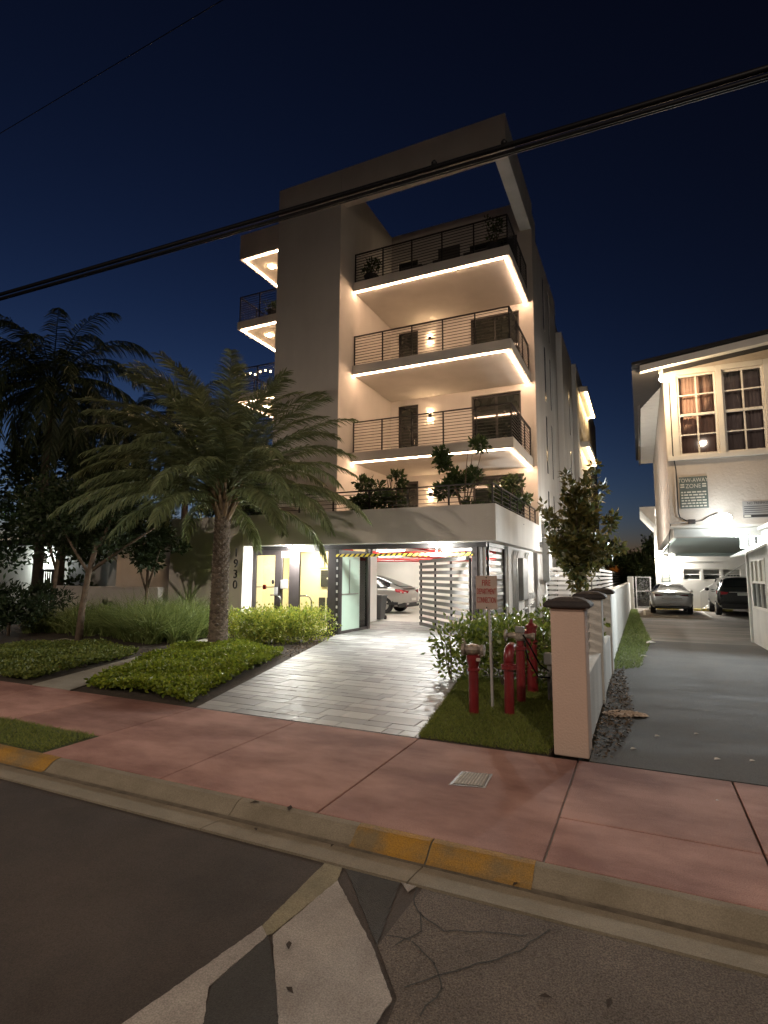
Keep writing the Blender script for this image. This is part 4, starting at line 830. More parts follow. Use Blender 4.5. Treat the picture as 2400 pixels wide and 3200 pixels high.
# ================================================================== WHITE BOUNDARY WALL with pillars
bw = thing('boundary_wall', (-.69, 12, 0), 'white boundary wall with capped pillars beside the asphalt drive', 'wall')
def pillar(y0, y1, mat_front, x0=-.86, x1=-.53):
    B(x0, x1, y0, y1, -.02, 1.415).build('pillar', mat_front, bw, bevel=.012)
    c = MB(); a, b, cc, d = x0 - .05, x1 + .05, y0 - .05, y1 + .05; xm, ym = (x0 + x1) / 2, (y0 + y1) / 2
    v = []
    for s, z in ((0, 1.417), (-.012, 1.43), (-.012, 1.455), (.02, 1.485), (.10, 1.515), (.155, 1.522)):
        v += [(a + s, cc + s, z), (b - s, cc + s, z), (b - s, d - s, z), (a + s, d - s, z)]
    fs = [(0, 3, 2, 1), (20, 21, 22, 23)] + [(4 * i + j, 4 * i + (j + 1) % 4, 4 * i + 4 + (j + 1) % 4, 4 * i + 4 + j) for i in range(5) for j in range(4)]
    c.add(v, fs).build('pillar_cap', 'cap_dark', bw, bevel=.01)
pillar(5.86, 6.20, 'pillar_pink'); pillar(8.40, 8.72, 'old_white_wall'); pillar(10.95, 11.27, 'old_white_wall')
for y0, y1 in ((6.202, 8.398), (8.722, 10.948)):
    B(-.80, -.56, y0, y1, -.02, .68).build('low_wall', 'old_white_wall', bw, bevel=.01)
    for k in range(5): B(-.715, -.695, y0, y1, .74 + k * .135, .825 + k * .135).build('slat', 'slat_white', bw)
B(-.80, -.60, 11.272, 33.0, -.02, 1.42).build('tall_wall', 'old_white_wall', bw, bevel=.01)
B(-.72, -.42, 33.5, 33.8, -.02, 1.75).build('end_pillar', 'old_white_wall', bw, bevel=.01)
# slat fence across and along the side yard
sf = thing('slat_fence', (-1.65, 20.5, 0), 'white horizontal slat fence with dark posts behind the boundary wall', 'fence')
for x in (-3.05, -2.28, -1.62): B(x - .04, x + .04, 20.46, 20.54, 0, 2.10).build('post', 'black_metal', sf)
for y in (24, 28, 32, 36, 41, 46): B(-1.66, -1.58, y - .04, y + .04, 0, 2.10).build('post', 'black_metal', sf)
for k in range(12):
    z = .10 + k * .168
    B(-3.16, -1.60, 20.42, 20.455, z, z + .105).build('slat', 'slat_white', sf); B(-1.575, -1.545, 20.46, 48, z, z + .105).build('slat', 'slat_white', sf)
yl = B(-1.68, -1.56, 20.30, 20.415, 2.12, 2.2).build('added_fence_lamp', 'black_metal', sf, bevel=.01); MB().lathe((-1.62, 20.34, 2.26), [(.06, -.055), (.06, 0), (.03, .03)], 10).build('bulb', 'added_yard_white', yl)  # added lamp, unseen behind the magnolia, brightens the side wall and slats
# chain link gate by the end pillar
cg = thing('chain_link_gate', (.1, 34.0, 0), 'chain link gate between the end pillar and the far wall', 'gate')
fr = MB()
for x in (-.30, .42): fr.tube([(x, 33.95, 0), (x, 33.95, 1.75)], .025, 8)
for z in (.08, .95, 1.72): fr.tube([(-.30, 33.95, z), (.42, 33.95, z)], .018, 8)
fr.build('frame', 'galvanised', cg)
ms = MB()
for k in range(-18, 12):
    x = -.30 + k * .06
    for s in (1, -1):
        a, b = (x, .1), (x + 1.6, 1.7)
        t0 = max(0, (-.30 - a[0]) / 1.6); t1 = min(1, (.42 - a[0]) / 1.6)
        if t1 > t0:
            z0, z1 = .1 + 1.6 * t0, .1 + 1.6 * t1
            if s < 0: z0, z1 = 1.8 - z0, 1.8 - z1
            ms.bar((a[0] + 1.6 * t0, 33.95, z0), (a[0] + 1.6 * t1, 33.95, z1), .003)
o = ms.build('wire_mesh', 'galvanised', cg); o['kind'] = 'stuff'

# ================================================================== FAR LEFT: neighbour's wall, gate and lamp
ln = thing('left_neighbour_house', (-25, 17.5, 0), 'white neighbouring house glimpsed through the left foliage', 'building')
B(-40, -21.4, 17.5, 22, 0, 3.1).build('wall', 'white_paint', ln); B(-40, -21.0, 17.1, 22.3, 3.1, 3.4).build('roof', 'roof_tile', ln)
l_ = B(-26.6, -26.3, 17.35, 17.498, 2.2, 2.45).build('wall_lamp', 'white_trim', ln); MB().ball((-26.45, 17.25, 2.28), .12).build('bulb', 'left_white', l_, smooth=True)
f = MB(); f.box(-24.6, -23.2, 17.44, 17.498, .9, 2.3); f.build('shutter', 'slat_grey', ln)
gw = thing('garden_wall', (-16.5, 13.0, 0), 'low pale garden wall behind the ornamental grass', 'wall')
B(-19.0, -13.955, 13.0, 13.2, 0, 1.26).build('wall', 'stucco', gw, bevel=.01); B(-19.05, -13.956, 12.97, 13.23, 1.262, 1.31).build('coping', 'stucco', gw, bevel=.01)
gg = thing('garden_gate', (-19.4, 13.05, 0), 'dark framed garden gate at the end of the low wall', 'gate')
m = MB(); m.box(-19.9, -19.8, 13, 13.1, 0, 1.9); m.box(-19.15, -19.06, 13, 13.1, 0, 1.9); m.box(-19.8, -19.15, 13, 13.1, 1.8, 1.9); m.box(-19.8, -19.15, 13, 13.1, .1, .2); m.build('frame', 'black_metal', gg)
for k in range(5): B(-19.74 + k * .12, -19.71 + k * .12, 13.03, 13.07, .2, 1.8).build('bar', 'black_metal', gg)
# ================================================================== PLANTS
def frond_geo(base, az, el, L, droop, rng, nl=46, lw=.022, ll=.42, vee=.5, hang=.25, curl=0.0):
    """feather frond: returns rachis points and leaflet arrays"""
    pts = []; p = np.array(base, float); a = el; N = 14
    for i in range(N + 1):
        pts.append(p.copy()); d = np.array([math.cos(az) * math.cos(a), math.sin(az) * math.cos(a), math.sin(a)]); p = p + d * (L / N); a -= droop / N * (0.45 + 1.3 * i / N); az += curl / N
    pts = np.array(pts); t = np.linspace(.17, .995, nl); idx = t * N; i0 = np.minimum(idx.astype(int), N - 1); f = (idx - i0)[:, None]
    Pp = pts[i0] * (1 - f) + pts[i0 + 1] * f; T = norm(pts[i0 + 1] - pts[i0]); S = norm(np.cross(T, np.array([0, 0, 1.0]))); U = np.cross(S, T)
    prof = np.sin(np.clip((t - .1) / .95, 0, 1) * math.pi) ** .6 * .85 + .15
    P_, D_, L_, U_ = [], [], [], []
    for s in (-1, 1):
        fwd = .55 + .5 * t[:, None]
        d = norm(S * s * (1.0 - .25 * t[:, None]) + T * fwd + U * vee * (1 - .3 * t[:, None]) + rng.normal(scale=.09, size=(nl, 3)) - np.array([0, 0, hang]))
        P_.append(Pp); D_.append(d); L_.append(ll * prof * rng.uniform(.85, 1.1, nl)); U_.append(np.cross(d, T))
    return pts, np.vstack(P_), np.vstack(D_), np.concatenate(L_), np.vstack(U_)
def put_frond(parent, name, mat, base, az, el, L, droop, rng, rad=.022, hang=.25, **k):
    pts, P_, D_, L_, U_ = frond_geo(base, az, el, L, droop, rng, hang=hang, **k); lw = k.get('lw', .022)
    # each leaflet bends once: two quads
    W = lw * np.ones(len(P_)); S = norm(np.cross(D_, rng.normal(scale=.4, size=D_.shape) + U_)); mid = P_ + D_ * (L_ * .5)[:, None]; D2 = norm(D_ - np.array([0, 0, hang * 1.2])); tip = mid + D2 * (L_ * .5)[:, None]
    W = W[:, None]
    v = np.stack([P_ - S * W * .35, P_ + S * W * .35, mid + S * W * .5, mid - S * W * .5, tip + S * W * .06, tip - S * W * .06], 1).reshape(-1, 3)
    n = len(P_); b = np.arange(n)[:, None] * 6
    q = np.vstack([b + np.array([[0, 1, 2, 3]]), b + np.array([[3, 2, 4, 5]])])
    m = MB().tube([tuple(p) for p in pts], list(np.linspace(rad, .004, len(pts))), 4)
    nv = len(v); mv = np.array(m.v); mf = [f for f in m.f if len(f) == 4]
    return arr_mesh(name, np.vstack([v, mv]), np.vstack([q, np.array(mf) + nv]), mat, parent)
rng = np.random.default_rng(11)
# ---- the date palm in the front bed
pm = thing('date_palm', (-9.12, 10.35, 0), 'stout date palm with feathery drooping crown in front of the entrance', 'palm tree')
tp = [(-9.12, 10.35, -.05), (-9.12, 10.35, .25), (-9.13, 10.36, .9), (-9.14, 10.37, 1.7), (-9.13, 10.36, 2.5), (-9.11, 10.35, 3.15), (-9.10, 10.35, 3.6)]
MB().tube(tp, [.245, .215, .195, .185, .175, .17, .19], 20).build('trunk', 'palm_bark', pm, smooth=True)
# diamond leaf scars spiralling up the trunk
m = MB(); z = .06; k = 0
while z < 3.25:
    for j in range(9):
        a = 2 * math.pi * (j + .5 * (k % 2)) / 9 + random.uniform(-.05, .05); r = np.interp(z, [0, .25, .9, 1.7, 2.5, 3.2], [.235, .212, .194, .184, .174, .17])
        c = Vector((-9.125 + math.cos(a) * r, 10.355 + math.sin(a) * r, z)); t_ = Vector((-math.sin(a), math.cos(a), 0)); o_ = Vector((math.cos(a), math.sin(a), 0)); w = r * .34
        m.add([c - t_ * w, c + Vector((0, 0, -.045)), c + t_ * w, c + Vector((0, 0, .055)), c + o_ * random.uniform(.02, .04) + Vector((0, 0, .035))], [(0, 1, 4), (1, 2, 4), (2, 3, 4), (3, 0, 4)])
    z += .072; k += 1
m.build('leaf_scars', 'palm_bark', pm)['kind'] = 'stuff'
for j in range(26):
    a = 2.4 * j; z = 3.1 + .030 * j; r = .17 + .004 * j; b0 = Vector((-9.11 + math.cos(a) * r, 10.35 + math.sin(a) * r, z)); d = Vector((math.cos(a) * .5, math.sin(a) * .5, 1)).normalized()
    MB().tube([b0 - d * .12, b0 + d * .12, b0 + d * random.uniform(.28, .5)], [.05, .042, .022], 6).build('frond_base', 'palm_boot', pm)
N = 84
for j in range(N):
    t = j / (N - 1); a = 2.399963 * j + random.uniform(-.2, .2); el = R(82 - 72 * t ** .8 + random.uniform(-5, 5)); L = random.uniform(3.1, 3.8)
    base = (-9.11 + math.cos(a) * .13, 10.35 + math.sin(a) * .13, 3.95 - .55 * t)
    put_frond(pm, 'frond', 'palm_leaf', base, a, el, L, R(58 + 18 * t + random.uniform(-10, 12)), rng, rad=.024, nl=92, ll=.50, lw=.027, vee=.25, hang=.22 + .3 * t, curl=random.uniform(-.35, .2))
# ---- tall palms in the dark on the left
def far_palm(loc, ht, nf, L, label, droop=80, lean=(0, 0), name='coconut_palm', nl=40, up=70):
    t = thing(name, loc, label, 'palm tree', 'palms beyond the left garden'); x, y, z = loc; top = Vector((x + lean[0], y + lean[1], ht))
    MB().tube([(x, y, -.1), (x + lean[0] * .3, y + lean[1] * .3, ht * .4), top], [.2, .16, .13], 10).build('trunk', 'dark_bark', t, smooth=True)
    for j in range(nf):
        q = j / (nf - 1); a = 2.399963 * j; put_frond(t, 'frond', 'dark_palm_leaf', tuple(top), a, R(up - (up + 30) * q), L * random.uniform(.85, 1.1), R(droop + 40 * q), rng, rad=.03, nl=nl, ll=.75, lw=.05, vee=.1, hang=.55)
    return t
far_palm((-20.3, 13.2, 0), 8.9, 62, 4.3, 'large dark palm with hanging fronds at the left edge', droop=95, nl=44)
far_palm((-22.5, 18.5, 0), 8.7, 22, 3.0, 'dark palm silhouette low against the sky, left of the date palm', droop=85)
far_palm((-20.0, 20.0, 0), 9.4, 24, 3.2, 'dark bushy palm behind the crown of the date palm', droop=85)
# ---- generic leafy plant
def blob_leaves(centers, radii, n, L, W, rng, shell=.55, upb=.3):
    c = np.array(centers, float); r = np.array(radii, float); w = (r[:, 0] * r[:, 1] * r[:, 2]) ** (2 / 3); k = rng.choice(len(c), n, p=w / w.sum())
    d = rdir(n, rng); rad = (shell + (1 - shell) * rng.random(n))[:, None] * rng.uniform(.75, 1.12, (n, 1)); P_ = c[k] + d * r[k] * rad
    D_ = norm(d + rng.normal(scale=.7, size=(n, 3)) + np.array([0, 0, upb])); return leaves(P_, D_, L * rng.uniform(.6, 1.2, n), W * rng.uniform(.7, 1.2, n), .18, rng)
def tree(name, loc, label, trunk, limbs, clumps, n, L, W, leaf, bark, cat='tree', group=None, shell=.35):
    t = thing(name, loc, label, cat, group); m = MB()
    m.tube([p[:3] for p in trunk], [p[3] for p in trunk], 9)
    for lb_ in limbs: m.tube([p[:3] for p in lb_], [p[3] for p in lb_], 6)
    m.build('trunk', bark, t, smooth=True)
    v, q = blob_leaves([c[:3] for c in clumps], [c[3] for c in clumps], n, L, W, rng, shell); arr_mesh('crown', v, q, leaf, t)
    return t
def clumps_in(c, r, n, s0, s1):
    out = []
    for _ in range(n):
        d = rdir(1, rng)[0] * rng.uniform(.35, 1.0); s = rng.uniform(s0, s1); out.append((c[0] + d[0] * r[0], c[1] + d[1] * r[1], c[2] + d[2] * r[2], (s, s, s * .8)))
    return out
# dark leafy tree left of the palm
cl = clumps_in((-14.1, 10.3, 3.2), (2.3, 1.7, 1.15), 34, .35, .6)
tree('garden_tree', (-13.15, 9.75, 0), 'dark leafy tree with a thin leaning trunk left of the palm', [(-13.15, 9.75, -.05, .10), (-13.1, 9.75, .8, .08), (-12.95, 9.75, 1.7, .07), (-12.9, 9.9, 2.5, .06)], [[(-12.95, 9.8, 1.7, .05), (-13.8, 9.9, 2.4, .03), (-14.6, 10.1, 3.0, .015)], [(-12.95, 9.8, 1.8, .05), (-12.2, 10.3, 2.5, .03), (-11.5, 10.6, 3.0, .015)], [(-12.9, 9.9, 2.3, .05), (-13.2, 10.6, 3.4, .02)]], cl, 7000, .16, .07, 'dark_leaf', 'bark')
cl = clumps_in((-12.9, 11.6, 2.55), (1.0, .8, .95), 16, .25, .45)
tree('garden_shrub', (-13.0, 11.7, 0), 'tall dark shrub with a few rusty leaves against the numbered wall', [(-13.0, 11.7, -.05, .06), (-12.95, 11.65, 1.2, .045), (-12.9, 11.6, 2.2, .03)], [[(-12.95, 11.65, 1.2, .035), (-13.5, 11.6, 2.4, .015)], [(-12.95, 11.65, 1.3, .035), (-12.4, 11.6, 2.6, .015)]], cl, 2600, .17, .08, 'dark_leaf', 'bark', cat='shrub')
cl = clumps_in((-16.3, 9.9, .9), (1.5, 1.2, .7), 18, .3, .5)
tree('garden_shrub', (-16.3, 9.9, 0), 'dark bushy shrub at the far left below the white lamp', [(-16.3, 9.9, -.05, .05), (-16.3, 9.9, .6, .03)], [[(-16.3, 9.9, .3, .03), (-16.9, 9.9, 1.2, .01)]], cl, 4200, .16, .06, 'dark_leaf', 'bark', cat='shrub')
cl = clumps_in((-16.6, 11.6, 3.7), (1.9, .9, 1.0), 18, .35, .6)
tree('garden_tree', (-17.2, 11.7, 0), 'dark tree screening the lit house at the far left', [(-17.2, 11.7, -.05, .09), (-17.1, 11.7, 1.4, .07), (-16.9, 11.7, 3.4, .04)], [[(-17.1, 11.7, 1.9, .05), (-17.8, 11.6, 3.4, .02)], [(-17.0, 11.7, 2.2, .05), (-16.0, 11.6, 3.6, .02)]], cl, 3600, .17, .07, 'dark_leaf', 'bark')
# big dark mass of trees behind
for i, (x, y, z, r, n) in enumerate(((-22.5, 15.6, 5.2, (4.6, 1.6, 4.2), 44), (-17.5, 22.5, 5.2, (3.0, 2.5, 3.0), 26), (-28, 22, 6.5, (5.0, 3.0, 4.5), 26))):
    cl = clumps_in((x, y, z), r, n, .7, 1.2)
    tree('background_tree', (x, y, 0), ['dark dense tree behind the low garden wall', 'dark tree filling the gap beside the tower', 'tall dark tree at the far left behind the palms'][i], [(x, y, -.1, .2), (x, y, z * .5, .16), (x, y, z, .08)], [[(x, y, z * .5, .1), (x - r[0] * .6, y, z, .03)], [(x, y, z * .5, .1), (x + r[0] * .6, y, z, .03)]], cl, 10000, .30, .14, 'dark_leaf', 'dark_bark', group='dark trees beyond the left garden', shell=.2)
# trees far behind the gate on the right
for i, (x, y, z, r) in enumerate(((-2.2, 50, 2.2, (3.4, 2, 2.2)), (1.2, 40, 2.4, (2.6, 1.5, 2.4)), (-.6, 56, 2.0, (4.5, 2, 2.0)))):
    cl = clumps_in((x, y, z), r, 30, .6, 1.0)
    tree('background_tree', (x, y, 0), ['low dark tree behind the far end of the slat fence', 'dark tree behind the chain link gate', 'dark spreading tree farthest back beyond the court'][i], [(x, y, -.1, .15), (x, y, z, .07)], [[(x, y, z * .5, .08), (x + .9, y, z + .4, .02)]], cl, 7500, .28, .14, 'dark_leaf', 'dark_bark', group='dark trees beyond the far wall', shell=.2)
# ---- magnolia by the side yard: upright clumps with clear gaps
cl = []
for (x0, z0, x1, z1, r0, r1, k) in ((-1.2, 2.2, -.92, 4.15, .27, .12, 9), (-1.3, 2.2, -1.38, 3.95, .25, .11, 8), (-1.5, 2.1, -1.88, 3.35, .24, .10, 7), (-1.1, 2.0, -.52, 2.95, .24, .12, 6), (-1.3, 2.0, -.72, 3.55, .26, .13, 7), (-1.4, 2.0, -1.78, 2.55, .22, .13, 5), (-1.0, 1.95, -.45, 2.4, .2, .11, 5), (-1.25, 2.3, -1.15, 3.4, .3, .2, 5)):
    for q in range(k):
        t = q / (k - 1); s_ = r0 + (r1 - r0) * t; cl.append((x0 + (x1 - x0) * t + rng.normal(scale=.05), 12.6 + rng.uniform(-.5, .5) * (1 - .5 * t), z0 + (z1 - z0) * t + rng.normal(scale=.04), (s_ * .85, s_ * .85, s_ * 1.15)))
cl += [(-1.22, 12.5, 1.78, (.16, .16, .2)), (-1.15, 12.6, 1.45, (.12, .12, .18)), (-1.3, 12.5, 1.6, (.12, .12, .15))]
tree('magnolia_tree', (-1.25, 12.6, 0), 'young upright magnolia with leathery bronze green leaves by the slat fence', [(-1.25, 12.6, -.05, .05), (-1.24, 12.6, 1.3, .042), (-1.2, 12.6, 2.2, .035), (-1.15, 12.6, 3.9, .012)], [[(-1.24, 12.6, 1.2, .03), (-1.32, 12.6, 1.9, .025), (-1.7, 12.55, 3.0, .01)], [(-1.2, 12.6, 1.6, .03), (-.9, 12.6, 2.6, .018), (-.75, 12.6, 3.4, .01)], [(-1.2, 12.6, 2.0, .02), (-1.2, 12.2, 3.1, .01)]], cl, 4400, .17, .08, 'magnolia_leaf', 'bark', shell=.25)
st_ = thing('tree_stake', (-1.36, 12.52, 0), 'pale stake tied to the magnolia stem', 'stake'); MB().tube([(-1.40, 12.5, 0), (-1.36, 12.52, 2.1)], .022, 6).build('pole', 'white_trim', st_); MB().tube([(-1.40, 12.52, 1.52), (-1.2, 12.56, 1.52), (-1.18, 12.64, 1.52), (-1.38, 12.58, 1.52), (-1.40, 12.52, 1.52)], .02, 6).build('strap', 'black_metal', st_)
# ---- terrace shrubs, in planters
def terrace_plant(loc, label, w, h, n, low=0.0, plant='planter', L=.17, W=.085, cat='potted plant'):
    t = thing('potted_shrub', loc, label, cat, 'potted plants on the balconies'); x, y, z = loc
    MB().lathe((x, y, z), [(w * .32, .002), (w * .40, .34), (w * .43, .36), (w * .40, .36)], 14).build('pot', plant, t)
    m = MB()
    for k in range(5): a = k * 1.3; m.tube([(x, y, z + .3), (x + math.cos(a) * w * .3, y + math.sin(a) * w * .3, z + h * .6), (x + math.cos(a) * w * .5, y + math.sin(a) * w * .4, z + h * .9)], [.025, .015, .006], 5)
    m.build('stems', 'bark', t)
    cl = [(x + rng.uniform(-.55, .55) * w, y + rng.uniform(-.4, .4) * w, z + .45 + rng.random() * (h - .5), (w * .22, w * .22, w * .2)) for _ in range(11)]
    v, q = blob_leaves([c[:3] for c in cl], [c[3] for c in cl], n, L, W, rng, .3); arr_mesh('foliage', v, q, 'terrace_leaf', t); return t
terrace_plant((-6.75, 14.05, 2.95), 'wide bushy potted plant at the left of the terrace railing', 1.15, 1.55, 1178)
terrace_plant((-6.2, 14.1, 2.95), 'taller sprig of the terrace plant beside the wide bushy one', .6, 1.75, 456)
terrace_plant((-4.25, 14.2, 2.95), 'tall bushy potted tree at the terrace corner', 1.05, 2.35, 1558)
terrace_plant((-3.65, 17.0, 2.95), 'broad potted shrub along the right side of the terrace', 1.1, 1.75, 1216)
terrace_plant((-3.75, 18.4, 2.95), 'potted shrub at the rear of the terrace side railing', .9, 1.6, 684)
terrace_plant((-8.45, 16.95, 12.18), 'small potted plant at the left end of the roof terrace', .65, .95, 240, L=.13, W=.06)
terrace_plant((-3.95, 16.95, 12.18), 'potted plant at the right corner of the roof terrace', .6, 1.25, 240, L=.13, W=.06)
terrace_plant((-13.2, 17.5, 12.10), 'potted plant on the left upper balcony beyond the tower', .6, .75, 160, L=.14, W=.06)
for x, lab in ((-6.9, 'low dark lounge chair behind the roof terrace railing'), (-5.7, 'high backed dark chair at the middle of the roof terrace'), (-4.6, 'low dark bench near the right end of the roof terrace')):
    t = thing('terrace_chair', (x, 17.2, 12.18), lab, 'chair'); hgt = .55 if 'low' in lab else 1.0
    B(x - .4, x + .4, 16.95, 17.6, 12.50, 12.58).build('seat', 'cushion', t, bevel=.02); B(x - .4, x + .4, 17.55, 17.63, 12.582, 12.18 + hgt + .15).build('backrest', 'cushion', t, bevel=.02)
    for dx in (-.36, .36):
        for yy in (17.0, 17.55): B(x + dx - .02, x + dx + .02, yy - .02, yy + .02, 12.182, 12.50).build('leg', 'black_metal', t)
t = thing('terrace_chair', (-5.75, 14.4, 2.95), 'grey rounded cushion chair peeping over the terrace parapet', 'chair'); B(-6.05, -5.45, 14.2, 14.7, 3.25, 3.34).build('seat', 'cushion', t, bevel=.02); MB().ball((-5.75, 14.5, 3.42), .3, 14, 8, (1, .5, .75)).build('cushion', 'sign_grey', t, smooth=True)
for dx in (-.27, .27):
    for yy in (14.25, 14.65): B(-5.75 + dx - .02, -5.75 + dx + .02, yy - .02, yy + .02, 2.952, 3.25).build('leg', 'black_metal', t)
# fairy lights on the left balcony
t = thing('string_lights', (-13.5, 17.3, 9.0), 'string of tiny warm lights on the left balcony behind the palm', 'string lights'); MB().tube([(-14.5, 17.2, 9.9), (-13.6, 17.2, 9.72), (-12.7, 17.2, 9.95), (-11.7, 17.2, 9.75)], .006, 5).build('wire', 'cable_black', t)
for k in range(12): x = -14.5 + k * .25; MB().ball((x, 17.18, 9.72 + .12 * abs(math.sin(k))), .03, 8, 6).build('bulb', 'fairy', t, smooth=True)
# ---- hedges
def hedge(name, loc, label, blobs, n, L, W, leaf, cat='hedge', shell=.55):
    t = thing(name, loc, label, cat); v, q = blob_leaves([b[:3] for b in blobs], [b[3] for b in blobs], n, L, W, rng, shell, .5); arr_mesh('foliage', v, q, leaf, t)
    m = MB()
    for b in blobs[::2]:
        for k in range(3): a = rng.uniform(0, 6.28); m.tube([(b[0], b[1], -.02), (b[0] + math.cos(a) * b[3][0] * .5, b[1] + math.sin(a) * b[3][1] * .5, b[2] + b[3][2] * .5)], [.012, .005], 4)
    m.build('stems', 'bark', t)['kind'] = 'stuff'; return t
bl = []
for k in range(13):
    t = k / 12; x = -9.15 + 1.45 * t; y = 11.3 + 1.35 * t
    for s in (-.35, .25): bl.append((x + s * .7 - .1, y - s * .3, .42 + rng.uniform(-.05, .08), (.50, .45, .50)))
for k in range(7): t = k / 6; bl.append((-10.6 + 1.6 * t, 12.4 + .1 * t, .42, (.45, .4, .45)))
hedge('entrance_hedge', (-8.6, 11.9, 0), 'brightly lit yellow green hedge below the lobby glass', bl, 9000, .085, .045, 'hedge_leaf')
bl = []
for x in np.linspace(-2.85, -1.15, 6):
    for y in (8.95, 9.6, 10.3): bl.append((x + rng.uniform(-.1, .1), y + rng.uniform(-.1, .1), .55 + .05 * (y - 8.9) + rng.uniform(-.05, .05), (.42, .42, .50)))
bl += [(-1.5, 9.4, 1.05, (.14, .14, .28)), (-2.95, 9.0, .3, (.3, .3, .3))]
hedge('glossy_hedge', (-2.0, 9.6, 0), 'glossy round leaved hedge behind the red standpipes', bl, 5200, .10, .06, 'hedge_dark_leaf')
sp = thing('wall_sprig', (-.70, 9.4, .68), 'small green sprig growing on the white wall ledge', 'plant'); v, q = blob_leaves([(-.62, 9.4, 1.02), (-.66, 9.3, .82)], [(.12, .12, .06), (.08, .08, .08)], 60, .10, .05, rng, .2); arr_mesh('foliage', v, q, 'hedge_dark_leaf', sp); MB().tube([(-.68, 9.4, .682), (-.66, 9.4, .9), (-.62, 9.4, 1.02)], [.008, .006, .004], 5).build('stem', 'bark', sp)
# ---- ornamental grass (uncountable blades)
def grass(name, label, poly, n, L, W, leaf, spread=.55, clump=None, cat='grass', z=0.0, seg=2, bend=.6):
    c = scatter(poly, clump or n); k = rng.integers(0, len(c), n) if clump else np.arange(n); off = rng.normal(scale=.07 if clump else 0, size=(n, 2)); P_ = np.column_stack([c[k] + off, np.full(n, z)])
    D_ = norm(np.column_stack([rng.normal(scale=spread, size=(n, 2)), np.ones(n)])); L_ = (L * rng.uniform(.55, 1.15, n))[:, None]; S = norm(np.cross(D_, np.column_stack([rng.normal(size=(n, 2)), np.zeros(n)]))) * W * .5
    pts = [P_]; d = D_.copy()
    for i in range(seg): pts.append(pts[-1] + d * L_ / seg); h = d.copy(); h[:, 2] = 0; d = norm(d + h * bend - np.array([0, 0, bend * .55 * (i + 1)]))
    rows = []
    for i, p in enumerate(pts): w = 1 - .9 * i / seg; rows += [p - S * w, p + S * w]
    m_ = len(rows); v = np.stack(rows, 1).reshape(-1, 3); b = np.arange(n)[:, None] * m_; q = np.vstack([b + np.array([[2 * i, 2 * i + 1, 2 * i + 3, 2 * i + 2]]) for i in range(seg)])
    o = arr_mesh(name, v, q, leaf); return tag(o, label, cat, kind='stuff')
grass('fountain_grass', 'tall arching ornamental grass in front of the numbered wall', [(-10.7, 10.0), (-11.0, 12.9), (-13.9, 12.9), (-13.6, 11.2), (-11.9, 10.2)], 5600, 1.35, .022, 'grass_blade', .45, 60, seg=3, bend=.5)
grass('fountain_grass', 'dim tall grass around the leaning tree at the left', [(-13.3, 10.3), (-13.3, 12.8), (-16.8, 12.8), (-16.8, 10.4)], 3200, 1.15, .020, 'grass_blade', .45, 40, seg=3, bend=.5)
grass('turf', 'short dark turf around the red standpipes', [(-2.27, 5.76), (-.90, 5.76), (-.90, 9.6), (-2.92, 9.6)], 42000, .055, .007, 'turf_blade', .7)
grass('turf', 'short turf in the verge beside the yellow kerb', [(-12, 3.68), (-5.39, 3.68), (-5.39, 4.29), (-12, 4.29)], 14000, .055, .007, 'turf_blade', .7)
grass('turf', 'grass strip along the foot of the white boundary wall', [(-.58, 11.4), (-.1, 11.8), (.15, 17), (-.1, 25), (-.3, 32.5), (-.58, 32.5)], 9000, .10, .012, 'grass_blade', .7, z=.005)
# ---- low ground cover in the beds (uncountable leaves)
def cover(label, poly, n, h, leaf):
    p = scatter(poly, n); P_ = np.column_stack([p, rng.uniform(.2, 1, n) ** .6 * h * (0.8 + .35 * np.sin(p[:, 0] * 3.1) * np.cos(p[:, 1] * 2.7))])
    v, q = leaves(P_, rdir(n, rng) * np.array([1, 1, .55]) + np.array([0, 0, .35]), .075 * rng.uniform(.6, 1.2, n), .045, .2, rng); o = arr_mesh('ground_cover', v, q, leaf); return tag(o, label, 'ground cover', kind='stuff')
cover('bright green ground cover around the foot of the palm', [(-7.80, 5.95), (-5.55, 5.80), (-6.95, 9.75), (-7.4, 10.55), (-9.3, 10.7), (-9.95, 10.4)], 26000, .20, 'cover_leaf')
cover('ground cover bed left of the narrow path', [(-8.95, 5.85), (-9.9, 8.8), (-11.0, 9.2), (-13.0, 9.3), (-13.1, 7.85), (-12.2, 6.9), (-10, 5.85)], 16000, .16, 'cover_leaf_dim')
# litter of small twigs and leaves on the ground
def litter(name, label, poly, n, L, W, leaf, z, cat='leaf litter'):
    p = scatter(poly, n); P_ = np.column_stack([p, np.full(n, z) + rng.uniform(0, .025, n)]); v, q = leaves(P_, rdir(n, rng) * np.array([1, 1, .25]), L * rng.uniform(.5, 1.3, n), W, .3, rng, up=np.tile([0, 0, 1.0], (n, 1)) + rng.normal(scale=.3, size=(n, 3))); return tag(arr_mesh(name, v, q, leaf), label, cat, kind='stuff')
litter('leaf_litter', 'dry brown leaves gathered along the foot of the white wall', [(-.53, 5.9), (-.36, 5.9), (-.14, 7.3), (-.22, 9.0), (-.38, 11.4), (-.53, 11.4)], 800, .055, .028, 'dry_leaf', .012)
litter('leaf_litter', 'dry leaves on the bare soil by the driveway edge', [(-7.2, 9.9), (-6.7, 9.9), (-7.9, 13.7), (-8.3, 13.2)], 500, .06, .03, 'dry_leaf', 0.0)
